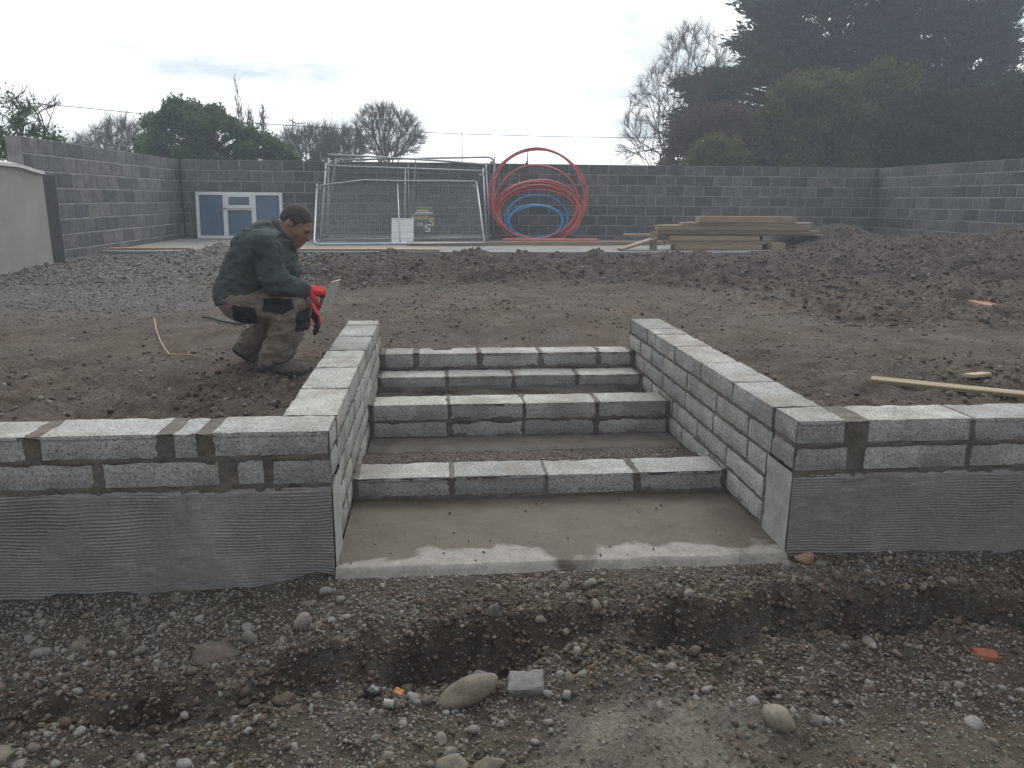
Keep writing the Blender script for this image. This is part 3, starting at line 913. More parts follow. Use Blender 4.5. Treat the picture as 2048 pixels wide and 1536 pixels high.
def side_wall(name, label, xi, sgn, tops, seed, joints):
    """sgn = +1: body lies towards +X of the inner face xi"""
    xo = xi + sgn * WT
    w = empty(name, ((xi + xo) / 2, 1.3, -0.1))
    tag(w, label, "retaining wall")
    xa, xb = min(xi, xo), max(xi, xo)
    mb = MB()
    L = 2.645
    mb.box(xa + 0.014, xb - 0.014, 0.23, L - 0.012, -0.12, TOP - 0.012)
    Rr = []
    for k, js in enumerate(joints):
        z0, z1 = zc(k)
        for i, (a, b) in enumerate(js):
            rr = random.Random(seed * 37 + k * 19 + i)
            dx = rr.uniform(-0.003, 0.003)
            block(w, xa + dx, xb + dx, a, b, z0 + rr.uniform(-0.002, 0.002), z1 + rr.uniform(-0.002, 0.002), seed * 100 + k * 30 + i)
            Rr.append((a, b, z0 + 0.01, z1 + 0.01))
    mb.box(xa + 0.009, xb - 0.009, 0.008, 0.25, 0.285, TOP - 0.012)
    kw = dict(amp=0.0055, recess=-0.005)
    if sgn > 0:      # inner face looks to -X: u = -Y
        mortar_sheet(mb, (xi, L, -0.01), (0, -1, 0), (0, 0, 1), L - 0.225, TOP + 0.01 - 0.006, [(L - b, L - a, c, d) for a, b, c, d in Rr], seed, **kw)
        mortar_sheet(mb, (xo, 0.225, -0.01), (0, 1, 0), (0, 0, 1), L - 0.225, TOP + 0.01 - 0.006, [(a - 0.225, b - 0.225, c, d) for a, b, c, d in Rr], seed + 1)
    else:
        mortar_sheet(mb, (xi, 0.225, -0.01), (0, 1, 0), (0, 0, 1), L - 0.225, TOP + 0.01 - 0.006, [(a - 0.225, b - 0.225, c, d) for a, b, c, d in Rr], seed, **kw)
        mortar_sheet(mb, (xo, L, -0.01), (0, -1, 0), (0, 0, 1), L - 0.225, TOP + 0.01 - 0.006, [(L - b, L - a, c, d) for a, b, c, d in Rr], seed + 1)
    # top joints
    mortar_sheet(mb, (xa, 0.225, TOP), (1, 0, 0), (0, 1, 0), WT, L - 0.225, [(-1, 1, a - 0.225, b - 0.225) for a, b in joints[0]], seed + 2)
    # far end
    mortar_sheet(mb, (xb, L, -0.01), (-1, 0, 0), (0, 0, 1), WT, TOP, [(-1, 1, c, d) for a, b, c, d in Rr], seed + 3)
    obj("mortar", mb.mesh("mortar", True), M['mortar'], w)
    # plinth return: smooth pale render on the end of the wall
    nz, ny = 26, 18
    A, B = np.meshgrid(np.linspace(-0.001, 0.245, ny), np.linspace(-0.13, 0.331, nz))
    H = 0.004 + 0.003 * fbm2(A * 14, B * 14, 4, seed + 20) - 0.012 * sstep(0.215, 0.245, A + 0.02 * fbm2(A * 0, B * 9, 3, seed + 22))
    V = np.stack([xi - sgn * H, A, B], -1).reshape(-1, 3)
    i_ = np.arange(ny * nz).reshape(nz, ny)
    F = np.stack([i_[:-1, :-1], i_[:-1, 1:], i_[1:, 1:], i_[1:, :-1]], -1).reshape(-1, 4)
    if sgn > 0: F = F[:, ::-1]
    pm = MB(); pm.add(V, [tuple(int(q) for q in f) for f in F]); pm.box(xa + 0.012, xb - 0.012, 0.012, 0.24, -0.13, 0.312)
    obj("plinth_return", pm.mesh("plinth_return", True), M['plinth_side'], w)
    return w


def run(*edges, j=0.011): return [(a, b - j) for a, b in zip(edges[:-1], edges[1:])]


side_wall("stair_side_wall", "short block side wall on the left of the steps, beside the crouching man", XL, -1, None, 6,
          [run(0.226, 0.67, 1.12, 1.57, 2.02, 2.46, 2.656), run(0.0, 0.45, 0.90, 1.35, 1.80, 2.25, 2.656),
           run(0.256, 0.47, 0.92, 1.37, 1.82, 2.27, 2.656), run(0.256, 0.70, 1.15, 1.60, 2.05, 2.50, 2.656), run(0.256, 0.50, 0.95, 1.40, 1.85, 2.30, 2.656)])
side_wall("stair_side_wall", "short block side wall on the right of the steps", XR, 1, None, 7,
          [run(0.226, 0.675, 1.128, 1.588, 1.995, 2.19, 2.656), run(0.0, 0.474, 0.878, 1.34, 1.812, 2.075, 2.35, 2.656),
           run(0.256, 0.46, 0.90, 1.35, 1.80, 2.24, 2.656), run(0.256, 0.70, 1.13, 1.58, 2.03, 2.47, 2.656), run(0.256, 0.69, 0.92, 1.37, 1.82, 2.27, 2.656)])

# ------------------------------------------------------------------ steps: rows of blocks bedded between the side walls
steps = empty("block_steps", (0.49, 1.5, -0.1))
tag(steps, "unfinished steps of four grey block rows between the side walls", "steps")
X4 = [(-0.377, 0.052), (0.067, 0.497), (0.508, 0.926), (0.946, 1.362)]
X5 = [(-0.36, -0.165), (-0.13, 0.275), (0.298, 0.70), (0.72, 1.11), (1.13, 1.352)]
ROWS = [(0.655, 0.87, [(0.008, 0.108)], X4, 11), (1.60, 1.815, [(0.006, 0.098), (0.110, 0.207)], X4, 12),
        (2.25, 2.462, [(0.125, 0.222)], X4, 13), (2.468, 2.68, [(0.236, 0.335)], X5, 14)]
for (y0, y1, zs, xs, sd) in ROWS:
    mb = MB()
    zt, zb = zs[-1][1], zs[0][0]
    mb.box(XL + 0.004, XR - 0.004, y0 + 0.014, y1 - 0.006, zb - 0.09, zt - 0.012)
    w = XR - XL
    mortar_sheet(mb, (XL, y0, zb - 0.035), (1, 0, 0), (0, 0, 1), w, zt - zb + 0.035 - 0.005,
                 [(a - XL, b - XL, c - zb + 0.035, d - zb + 0.035) for a, b in xs for c, d in zs], sd, smear=0.002 if sd > 11 else 0.001, amp=0.010)
    mortar_sheet(mb, (XL, y0, zt), (1, 0, 0), (0, 1, 0), w, y1 - y0, [(a - XL, b - XL, -1, 1) for a, b in xs], sd + 30, smear=0.001, amp=0.011)
    row = obj("step_row", mb.mesh("step_row", True), M['mortar'], steps)
    for ci, (c, d) in enumerate(zs):
        for i, (a, b) in enumerate(xs):
            rr = random.Random(sd * 7 + i + ci * 5)
            dz = rr.uniform(-0.002, 0.003)
            o = block(None, a + rr.uniform(-0.003, 0.003), b + rr.uniform(-0.003, 0.003), y0 + rr.uniform(-0.003, 0.004), y1, c + dz, d + dz, sd * 50 + ci * 10 + i)
            o.parent = row
            o.matrix_parent_inverse = Matrix.Translation(world_loc(steps)).inverted() if False else Matrix.Identity(4)
# mortar haunch left below the third row
hm = MB()
nu, nv = 90, 12
A, B = np.meshgrid(np.linspace(XL + 0.003, XR - 0.003, nu), np.linspace(0, 1, nv))
prof = 0.012 + 0.055 * (1 - B) ** 1.5 * (0.7 + fbm2(A * 4, B * 2, 3, 95))
V = np.stack([A, 2.25 - prof, 0.085 + 0.065 * B + 0.012 * fbm2(A * 6, B, 3, 96)], -1).reshape(-1, 3)
i_ = np.arange(nu * nv).reshape(nv, nu)
hm.add(V, [tuple(int(q) for q in f) for f in np.stack([i_[:-1, :-1], i_[:-1, 1:], i_[1:, 1:], i_[1:, :-1]], -1).reshape(-1, 4)])
obj("mortar_haunch", hm.mesh("mortar_haunch", True), M['mortar'], steps)
# smeared concrete floor in front of the second row
nu, nv = 70, 22
A, B = np.meshgrid(np.linspace(XL + 0.003, XR - 0.003, nu), np.linspace(1.30, 1.615, nv))
H = 0.004 + 0.004 * fbm2(A * 5, B * 5, 4, 97) - 0.035 * (1 - sstep(1.32, 1.42, B + 0.07 * fbm2(A * 3, B * 3, 3, 98)))
hm = MB(); i_ = np.arange(nu * nv).reshape(nv, nu)
hm.add(np.stack([A, B, H], -1).reshape(-1, 3), [tuple(int(q) for q in f) for f in np.stack([i_[:-1, :-1], i_[:-1, 1:], i_[1:, 1:], i_[1:, :-1]], -1).reshape(-1, 4)])
obj("mortar_floor", hm.mesh("mortar_floor", True), M['mortar'], steps)


# ------------------------------------------------------------------ concrete footing slab under the first step
def mat_slab():
    m, nt, b = mat_new('muddy_slab', 0.7, 0.35)
    p, _ = worldpos(nt)
    sx = nt.nodes.new("ShaderNodeSeparateXYZ"); nt.links.new(p, sx.inputs[0])
    mud = ramp(nt, noise(nt, p, 5, 7, 0.6), [(0.3, (0.060, 0.050, 0.037)), (0.7, (0.105, 0.089, 0.069))])
    bare = ramp(nt, noise(nt, p, 14, 7, 0.65), [(0.3, (0.17, 0.158, 0.138)), (0.7, (0.29, 0.275, 0.248))])
    w = noise(nt, p, 3.0, 4, 0.5)
    e = mathn(nt, 'ADD', sx.outputs[1], mathn(nt, 'MULTIPLY', mathn(nt, 'SUBTRACT', w, 0.5), 0.75))
    mr = nt.nodes.new("ShaderNodeMapRange"); mr.inputs[1].default_value = 0.09; mr.inputs[2].default_value = 0.045
    nt.links.new(e, mr.inputs[0])
    c = mixc(nt, mr.outputs[0], mud, bare)
    f = ramp(nt, noise(nt, p, 90, 4, 0.7), [(0.3, (0.82,) * 3), (0.7, (1.15,) * 3)])
    nt.links.new(mixc(nt, 1.0, c, f, 'MULTIPLY'), b.inputs['Base Color'])
    bump(nt, b, noise(nt, p, 60, 5, 0.65), 0.35, 0.006)
    return m


M['slab'] = mat_slab()
nu, nv = 120, 54
A, B = np.meshgrid(np.linspace(XL + 0.002, XR - 0.002, nu), np.linspace(-0.045, 0.66, nv))
H = 0.006 * fbm2(A * 3, B * 3, 4, 101) + 0.002 * fbm2(A * 20, B * 20, 3, 102)
B2 = B + (B < 0.1) * (0.1 - B) / 0.145 * 0.018 * fbm2(A * 6, A * 0 + 1.5, 4, 103)
drop = sstep(-0.015, -0.045, B)
H = H - 0.03 * drop
mb = MB(); i_ = np.arange(nu * nv).reshape(nv, nu)
V = np.stack([A, B2, H], -1)
mb.add(V.reshape(-1, 3), [tuple(int(q) for q in f) for f in np.stack([i_[:-1, :-1], i_[:-1, 1:], i_[1:, 1:], i_[1:, :-1]], -1).reshape(-1, 4)])
skirt = V[0].copy(); skirt[:, 2] = -0.14; skirt[:, 1] += 0.004
b0 = len(mb.v); mb.v += [tuple(q) for q in V[0]] + [tuple(q) for q in skirt]
mb.f += [(b0 + nu + k, b0 + nu + k + 1, b0 + k + 1, b0 + k) for k in range(nu - 1)]
tag(obj("footing_slab", mb.mesh("footing_slab", True), M['slab']), "muddy concrete slab with pale worn front edge at the foot of the steps", "slab")

# ================================================================== BOUNDARY WALLS OF LARGE BLOCKS
bw_meshes = [bevel_box(0.428, 0.215, 0.203, 0.006, 0.0015, 60 + k) for k in range(6)]
bh_meshes = [bevel_box(0.205, 0.215, 0.203, 0.006, 0.0015, 70 + k) for k in range(3)]
for me in bw_meshes + bh_meshes: me.materials.append(M['wall_block'])
BT = 2.15


def boundary_wall(label, origin, along, nblocks, courses, seed, top=BT):
    """origin: inner face start, along: 'x' or 'y'; thickness goes away from the yard"""
    o0 = np.array(origin, float)
    w = empty("boundary_wall", (o0[0] + (nblocks * 0.225 if along[0] == 'x' else 0), o0[1] + (nblocks * 0.225 if along[0] == 'y' else 0), 0.3))
    tag(w, label, "wall")
    rr = random.Random(seed)
    L = nblocks * 0.45
    off = {'x': (0, 1), 'yl': (-1, 0), 'yr': (1, 0)}[along]
    d = np.array((1, 0)) if along == 'x' else np.array((0, 1))
    n = np.array(off)
    for c in range(courses):
        zc_ = top - 0.225 * c - 0.1125
        s = 0.0
        half = c % 2
        if half:
            items = [0.225] + [0.45] * (nblocks - 1) + [0.225]
        else:
            items = [0.45] * nblocks
        for ln in items:
            mid = s + ln / 2
            pos = o0[:2] + d * mid + n * (0.1075 + rr.uniform(-0.002, 0.002))
            me = rr.choice(bh_meshes if ln < 0.3 else bw_meshes)
            b = obj("concrete_block", me, None, w, (pos[0], pos[1], zc_ + rr.uniform(-0.0025, 0.0025)))
            b.rotation_euler = (0, 0, (0 if along == 'x' else math.pi / 2) + rr.choice((0, math.pi)))
            s += ln
    a = o0[:2] + n * 0.009; e = o0[:2] + d * L + n * 0.206
    mb = MB(); mb.box(min(a[0], e[0]) + (0.004 if along == 'x' else 0), max(a[0], e[0]) - (0.004 if along == 'x' else 0),
                      min(a[1], e[1]) + (0.004 if along != 'x' else 0), max(a[1], e[1]) - (0.004 if along != 'x' else 0), top - 0.225 * courses, top - 0.006)
    obj("mortar", mb.mesh("mortar"), M['wall_mortar'], w)
    return w


bwall = boundary_wall("long weathered grey block boundary wall along the back of the yard", (-6.0, 15.02, 0), 'x', 38, 8, 1)
boundary_wall("weathered grey block boundary wall on the left, behind the cream wall", (-5.55, 8.718, 0), 'yl', 14, 8, 2)
boundary_wall("weathered grey block boundary wall running forward on the right", (10.32, 6.9, 0), 'yr', 18, 8, 3)
js = MB(); js.box(-5.47, -5.43, 14.998, 15.012, 0.35, BT - 0.01)
obj("joint_strip", js.mesh("joint_strip"), M['dark_strip'], bwall)
o = obj("concrete_block", bw_meshes[2].copy(), None, None, tuple(ony(632, 319, 15.12)))
o.location.z = BT + 0.1035; o.scale = (0.5, 0.85, 1)
tag(o, "single loose block lying on top of the back wall", "block")

# cream rendered wall at the left edge
cw = empty("rendered_wall", (-5.31, 6.4, 0.3))
tag(cw, "cream rendered garden wall with white coping at the left edge", "wall")
yy = np.linspace(4.2, 8.42, 40)
zt = 1.69 + 0.02 * np.sin((yy - 4.2) * 0.7) - 0.06 * sstep(7.7, 8.42, yy)
mb = MB()
prof = [(-5.43, None), (-5.2, None)]
V = []
for y, z in zip(yy, zt): V += [(-5.43, y, 0.2), (-5.2, y, 0.2), (-5.2, y, z), (-5.43, y, z)]
F = []
for k in range(len(yy) - 1):
    a = k * 4; b = a + 4
    F += [(a + 1, b + 1, b + 2, a + 2), (a, a + 3, b + 3, b), (a + 3, a + 2, b + 2, b + 3)]
F += [(0, 1, 2, 3), (len(V) - 1, len(V) - 2, len(V) - 3, len(V) - 4)]
obj("wall_body", mesh_from("wall_body", V, F), M['cream'], cw)
V = []
for y, z in zip(yy, zt): V += [(-5.46, y, z + 0.003), (-5.165, y, z + 0.003), (-5.165, y, z + 0.045), (-5.31, y, z + 0.075), (-5.46, y, z + 0.045)]
F = []
for k in range(len(yy) - 1):
    a = k * 5; b = a + 5
    F += [(a + i, b + i, b + (i + 1) % 5, a + (i + 1) % 5) for i in range(5)]
F += [(0, 1, 2, 3, 4), tuple(len(V) - 1 - i for i in range(5))]
obj("coping", mesh_from("coping", V, F), M['coping'], cw)
mb = MB(); mb.box(-5.44, -5.215, 8.425, 8.80, 0.2, 1.63)  # near-black box added over the shadowed gap between cream wall and block wall
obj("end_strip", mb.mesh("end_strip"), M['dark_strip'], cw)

# concrete slab in front of the back wall
mb = MB()
nu, nv = 140, 40
A, B = np.meshgrid(np.linspace(-5.54, 8.6, nu), np.linspace(10.8, 15.015, nv))
H = 0.475 + 0.006 * fbm2(A * 1.2, B * 1.2, 4, 111)
B2 = B + (B < 10.85) * 0.02 * fbm2(A * 2, B * 0, 3, 112)
V = np.stack([A, B2, H], -1); i_ = np.arange(nu * nv).reshape(nv, nu)
mb.add(V.reshape(-1, 3), [tuple(int(q) for q in f) for f in np.stack([i_[:-1, :-1], i_[:-1, 1:], i_[1:, 1:], i_[1:, :-1]], -1).reshape(-1, 4)])
skirt = V[0].copy(); skirt[:, 2] = 0.25
b0 = len(mb.v); mb.v += [tuple(q) for q in V[0]] + [tuple(q) for q in skirt]
mb.f += [(b0 + nu + k, b0 + nu + k + 1, b0 + k + 1, b0 + k) for k in range(nu - 1)]
tag(obj("concrete_slab", mb.mesh("concrete_slab"), M['back_slab']), "raised grey concrete slab along the back wall", "slab")
SLAB = 0.478

# ================================================================== THINGS ON THE BACK SLAB
# ---- white window unit leaning on the back wall
wd = empty("window_unit", tuple(ony(480, 478, 14.75)))
wd.location.z = SLAB
tag(wd, "white plastic window unit with blue filmed panes leaning on the back wall", "window")
WA, WB = ony(395, 478, 14.72), ony(567, 480, 14.72)
wx0, wx1 = WA[0], WB[0]
WHt = 0.985
wlean = 0.11                                    # leans back towards the wall
wy0 = 14.80


def wbox(mb, a0, a1, b0, b1, d0, d1):
    """box in the window's own plane: a across, b up the slope, d towards the viewer"""
    ca, sa = math.cos(wlean), math.sin(wlean)
    ax = np.array((1, 0, 0)); up = np.array((0, sa, ca)); nn = np.array((0, -ca, sa))
    c = np.array((wx0, wy0, SLAB + 0.006)) + ax * (a0 + a1) / 2 + up * (b0 + b1) / 2 + nn * (d0 + d1) / 2
    mb.obox(c, ax * (a1 - a0) / 2, up * (b1 - b0) / 2, nn * (d1 - d0) / 2)


W = wx1 - wx0
m1, m2 = W * 0.335, W * 0.665
fr = 0.062
mb = MB()
wbox(mb, 0, W, 0, fr, 0, 0.07); wbox(mb, 0, W, WHt - fr, WHt, 0, 0.07)
wbox(mb, 0, fr, fr, WHt - fr, 0, 0.07); wbox(mb, W - fr, W, fr, WHt - fr, 0, 0.07)
obj("frame", mb.mesh("frame"), M['upvc'], wd)
for c in (m1, m2):
    mb = MB(); wbox(mb, c - 0.045, c + 0.045, fr, WHt - fr, 0.0, 0.068); obj("mullion", mb.mesh("mullion"), M['upvc'], wd)
tz = 0.635
mb = MB(); wbox(mb, m1 + 0.045, m2 - 0.045, tz - 0.03, tz + 0.03, 0, 0.068); obj("transom", mb.mesh("transom"), M['upvc'], wd)
sash = MB()
a0, a1, b0, b1 = m1 + 0.02, m2 - 0.02, tz + 0.012, WHt - 0.045
wbox(sash, a0, a1, b0, b0 + 0.06, 0.07, 0.095); wbox(sash, a0, a1, b1 - 0.06, b1, 0.07, 0.095)
wbox(sash, a0, a0 + 0.06, b0 + 0.06, b1 - 0.06, 0.07, 0.095); wbox(sash, a1 - 0.06, a1, b0 + 0.06, b1 - 0.06, 0.07, 0.095)
sash_o = obj("opening_sash", sash.mesh("opening_sash"), M['upvc'], wd)
for (p0, p1, q0, q1, d) in ((fr, m1 - 0.045, fr, WHt - fr, 0.03), (m2 + 0.045, W - fr, fr, WHt - fr, 0.03), (m1 + 0.045, m2 - 0.045, fr, tz - 0.03, 0.03), (a0 + 0.06, a1 - 0.06, b0 + 0.06, b1 - 0.06, 0.075)):
    mb = MB(); wbox(mb, p0 - 0.004, p1 + 0.004, q0 - 0.004, q1 + 0.004, d, d + 0.012); obj("pane", mb.mesh("pane"), M['film'], wd)
mb = MB(); wbox(mb, m1 - 0.03, m1 + 0.02, tz - 0.02, tz + 0.02, 0.068, 0.09); obj("handle", mb.mesh("handle"), M['galv_dull'], wd)


# ---- temporary fence panels stacked against the wall
def lerp(a, b, t): return a + (b - a) * t


def fence_panel(label, BL, BR, TL, TR, top_path=None, round_bottom=0.0, round_top=0.0, r=0.021, centre=True, nw=92, nh=10, mat='galv', clamp=True, ext=0.0):
    BL, BR, TL, TR = (np.asarray(q, float) for q in (BL, BR, TL, TR))
    f = empty("mesh_fence_panel", tuple((BL + BR) / 2))
    tag(f, label, "fence panel", "temporary fence panels stacked against the back wall")

    def at(u, v): return lerp(lerp(BL, BR, u), lerp(TL, TR, u), v)
    H = np.linalg.norm(TL - BL); Wd = np.linalg.norm(BR - BL)

    def arc(cu, cv, ru, rv, a0, a1, n=7):
        return [at(cu + ru * math.cos(a), cv + rv * math.sin(a)) for a in np.linspace(a0, a1, n)]
    if round_bottom or round_top:
        ru, rv = max(round_bottom, round_top) / Wd, max(round_bottom, round_top) / H
    P = []
    if round_bottom:
        P += arc(ru, rv, ru, rv, math.pi, 1.5 * math.pi) + [at(1, 0)]
    else:
        P += [at(0, 0), at(1, 0)]
    mb = MB()
    if round_bottom:
        mb.tube([at(0, 1 + ext)] + P[:-1] + [at(0.5, 0), at(1, 0)], r, 7)
        mb.tube([at(1, 0), at(1, 1 + ext)], r, 7)
    else:
        mb.tube([at(0, 1 + ext), at(0, 0.0)], r, 7); mb.tube([at(0, 0.03), at(1, 0.03)], r, 7); mb.tube([at(1, 0.0), at(1, 1 if round_top else 1 + ext)], r, 7)
    if top_path is not None:
        mb.tube([np.asarray(q) for q in top_path], r, 7)
    elif round_top:
        mb.tube([at(0, 1)] + arc(1 - ru, 1 - rv, ru, rv, 0.5 * math.pi, 0) + [at(1, 0.5)], r, 7)
    else:
        mb.tube([at(0, 0.985), at(1, 0.985)], r, 7)
    obj("frame", mb.mesh("frame", True), M[mat], f)
    if centre:
        mb = MB(); mb.tube([at(0.5, 0.03), at(0.5, 0.99)], r * 0.72, 6); obj("centre_post", mb.mesh("centre_post", True), M[mat], f)
    if top_path is not None:
        tp = np.array(top_path)
        topy = lambda u: tp[np.argmin(np.abs(tp[:, 0] - at(u, 1)[0]))]
    mb = MB()
    for k in range(1, nw):
        u = k / nw
        hi = 0.97
        mb.tube([at(u, 0.03), at(u, hi)], 0.003, 3, cap=False)
    for k in range(nh):
        v = 0.08 + 0.86 * k / (nh - 1)
        mb.tube([at(0.0, v), at(1.0, v)], 0.003, 3, cap=False)
    obj("wire_mesh", mb.mesh("wire_mesh"), M['wire'], f)
    if clamp:
        for (u, v) in ((0.012, 0.93), (0.988, 0.93)):
            mb = MB(); c = at(u, v)
            mb.obox(c, (0.05, 0, 0), (0, 0.03, 0), (0, 0, 0.03)); obj("clamp", mb.mesh("clamp"), M['galv'], f)
    return f


# the panel in front stands upside down, rounded corners at the foot
YF, YFt = 13.35, 14.55
bl, br = onz(630, 488, SLAB + 0.03), onz(968, 486, SLAB + 0.03)
tl, tr = ony(634, 368, YFt), ony(953, 364, YFt)
bl, br = ony(628, 489, bl[1]), ony(969, 486, bl[1])
front_top = [ony(634, 372, YFt), ony(680, 366, YFt), ony(728, 360, YFt), ony(800, 362, YFt), ony(880, 362, YFt), ony(952, 363, YFt)]
fence_panel("nearest fence panel, standing upside down with rounded lower corner and sagging top rail", bl, br, tl, tr, front_top, round_bottom=0.13)
fence_panel("second fence panel, upright, its plain top rail just below the wall top", ony(641, 484, 13.95), ony(974, 480, 13.95), ony(652, 329, 14.80), ony(966, 340, 14.80), r=0.022, ext=0.015)
fence_panel("third fence panel, sloping top rail falling to the right", ony(656, 480, 14.25), ony(979, 478, 14.25), ony(657, 318, 14.92), ony(972, 328, 14.92),
            [ony(656, 309, 14.92), ony(720, 312, 14.92), ony(807, 317, 14.92), ony(900, 323, 14.92), ony(968, 329, 14.92)], mat='galv', ext=0.01)
fence_panel("rearmost fence panel, rounded upper right corner standing above the wall", ony(648, 476, 14.55), ony(986, 476, 14.55), ony(672, 320, 14.97), ony(989, 314, 14.97), round_top=0.16, mat='galv', ext=0.02)

# white sheet and upside-down security sign fixed between the panels
mb = MB()
q = [ony(783, 487, 13.62), ony(827, 487, 13.62), ony(827, 437, 14.05), ony(783, 436, 14.05)]
n = np.cross(q[1] - q[0], q[3] - q[0]); n /= np.linalg.norm(n)
mb.add(q + [p - n * 0.01 for p in q], [(0, 1, 2, 3), (7, 6, 5, 4), (0, 4, 5, 1), (1, 5, 6, 2), (2, 6, 7, 3), (3, 7, 4, 0)])
tag(obj("white_board", mb.mesh("white_board"), M['white_sheet']), "plain white sheet standing behind the mesh of the nearest fence panel", "board")

sg = empty("security_sign", tuple(ony(845, 460, 14.0)))
tag(sg, "dark site security sign hung upside down behind the fence mesh", "sign")
q = [ony(819, 460, 13.95), ony(867, 460, 13.95), ony(867, 410, 14.3), ony(819, 410, 14.3)]
uu = q[1] - q[0]; vv = q[3] - q[0]
Wsg, Hsg = np.linalg.norm(uu), np.linalg.norm(vv)
uu /= Wsg; vv /= Hsg; n = np.cross(uu, vv); n /= np.linalg.norm(n)
mb = MB(); mb.add(q + [p - n * 0.006 for p in q], [(0, 1, 2, 3), (7, 6, 5, 4), (0, 4, 5, 1), (1, 5, 6, 2), (2, 6, 7, 3), (3, 7, 4, 0)])
obj("sign_board", mb.mesh("sign_board"), M['sign_dark'], sg)


def text_on(parent, name, s, size, cx, cy, mat, sx=1.0):
    """lettering on the sign turned by half a turn: cx, cy in the sign's own picture coordinates from its lower left"""
    cu = bpy.data.curves.new(name, 'FONT'); cu.body = s; cu.size = size; cu.align_x = 'RIGHT'; cu.align_y = 'CENTER'; cu.extrude = 0.001
    t = bpy.data.objects.new(name, cu); col.objects.link(t)
    dg = bpy.context.evaluated_depsgraph_get()
    me = bpy.data.meshes.new_from_object(t.evaluated_get(dg))
    bpy.data.objects.remove(t)
    o = bpy.data.objects.new(name, me); col.objects.link(o)
    me.materials.clear(); me.materials.append(mat)
    c = q[0] + uu * cx + vv * cy + n * 0.004
    mw = Matrix(((-uu[0] * sx, -vv[0], n[0], c[0]), (-uu[1] * sx, -vv[1], n[1], c[1]), (-uu[2] * sx, -vv[2], n[2], c[2]), (0, 0, 0, 1)))
    o.data.transform(mw)
    o.parent = parent; o.matrix_parent_inverse = Matrix.Translation(world_loc(parent)).inverted()
    return o


text_on(sg, "lettering", "S", 0.27, Wsg * 0.62, Hsg * 0.09, M['sign_white'], 1.1)
text_on(sg, "lettering", "to", 0.15, Wsg * 0.30, Hsg * 0.20, M['sign_white'])
text_on(sg, "lettering", "S", 0.27, Wsg * 0.80, Hsg * 0.34, M['sign_yellow'], 1.1)
text_on(sg, "lettering", "ecurity", 0.14, Wsg * 0.04, Hsg * 0.46, M['sign_yellow'], 0.95)
for (c0, c1, r0, r1, mt) in ((0.0, 0.98, 0.60, 0.635, 'sign_purple'), (0.22, 0.98, 0.665, 0.70, 'sign_white'), (0.30, 0.82, 0.74, 0.80, 'sign_yellow'), (0.25, 0.98, 0.86, 0.90, 'sign_purple')):
    mb = MB(); c = q[0] + uu * (c0 + c1) / 2 * Wsg + vv * (r0 + r1) / 2 * Hsg + n * 0.002
    mb.obox(c, uu * (c1 - c0) / 2 * Wsg, vv * (r1 - r0) / 2 * Hsg, n * 0.0015); obj("print_line", mb.mesh("print_line"), M[mt], sg)
# blue plastic foot behind the fence, on the left
mb = MB(); c = onz(676, 474, SLAB); mb.box(c[0] - 0.17, c[0] + 0.16, c[1] - 0.1, c[1] + 0.12, SLAB + 0.001, SLAB + 0.05)
mb.box(c[0] - 0.14, c[0] - 0.02, c[1] - 0.06, c[1] + 0.08, SLAB + 0.05, SLAB + 0.12)
tag(obj("fence_foot", mb.mesh("fence_foot"), M['blue_pipe']), "blue plastic fence foot lying behind the mesh near the window", "fence foot")


# ---- coils of ducting
def coil(name, label, cat, mat, loops, r, seed, tail=None, npl=64):
    """one continuous pipe: loops = (centre px x, centre px y, radius px x, radius px y); plane leans towards the wall"""
    rsd = np.random.RandomState(seed)
    P = []
    tot = len(loops)
    for k in range(tot - 1):
        for i in range(npl):
            t = i / npl
            a = -math.pi / 2 + 2 * math.pi * t
            L = [lerp(loops[k][j], loops[k + 1][j], sstep(0.55, 1.0, t)) for j in range(4)]
            wv = 1 + 0.012 * math.sin(2 * a + 1.7 * k + seed) + 0.008 * math.sin(5 * a + 2.3 * k)
            px = L[0] + L[2] * wv * math.cos(a); py = L[1] - L[3] * wv * math.sin(a)
            v = (487 - py) / 190.0
            Y = 13.75 + 0.95 * v + (0.05 * (k + t) / tot - 0.03 * (k % 3)) + 0.02 * math.sin(3 * a + k)
            P.append(ony(px, min(py, 492), Y))
    P = np.array(P)
    if tail is not None:
        P = np.concatenate([P, tail])
    P[:, 2] = np.maximum(P[:, 2], SLAB + r + 0.003)
    mb = MB(); mb.tube(P, r, 8)
    o = obj(name, mb.mesh(name, True), M[mat])
    return tag(o, label, cat)


def zpx(x, y): return 960 + x / 6.827, 280 + y / 6.827


def lp(cx, cy, rx, ry):
    a, b = zpx(cx, cy); return (a, b, rx / 6.827, ry / 6.827)


coil("duct_coil", "large coil of red plastic ducting leaning on the back wall", "coil", 'red_duct',
     [lp(790, 770, 665, 655), lp(780, 785, 650, 650), lp(760, 850, 575, 505), lp(805, 950, 600, 405), lp(790, 965, 560, 395), lp(800, 985, 575, 362), lp(770, 990, 540, 350), lp(795, 1010, 530, 335), lp(770, 1000, 500, 340)], 0.0225, 3)
coil("water_pipe_coil", "smaller coil of blue water pipe nested inside the red ducting", "coil", 'blue_pipe',
     [lp(760, 1090, 440, 335), lp(770, 1060, 425, 308), lp(760, 1115, 360, 225), lp(770, 1110, 380, 230), lp(760, 1115, 370, 225), lp(765, 1120, 350, 215), lp(740, 1120, 460, 235), lp(740, 1120, 455, 230)], 0.0145, 5,
     tail=np.array([ony(1068 + 92 * math.cos(a_), 444 - 43 * math.sin(a_), 13.75 + 0.4 * (1 + math.sin(a_))) for a_ in np.linspace(-1.4, 0.25, 14)]))
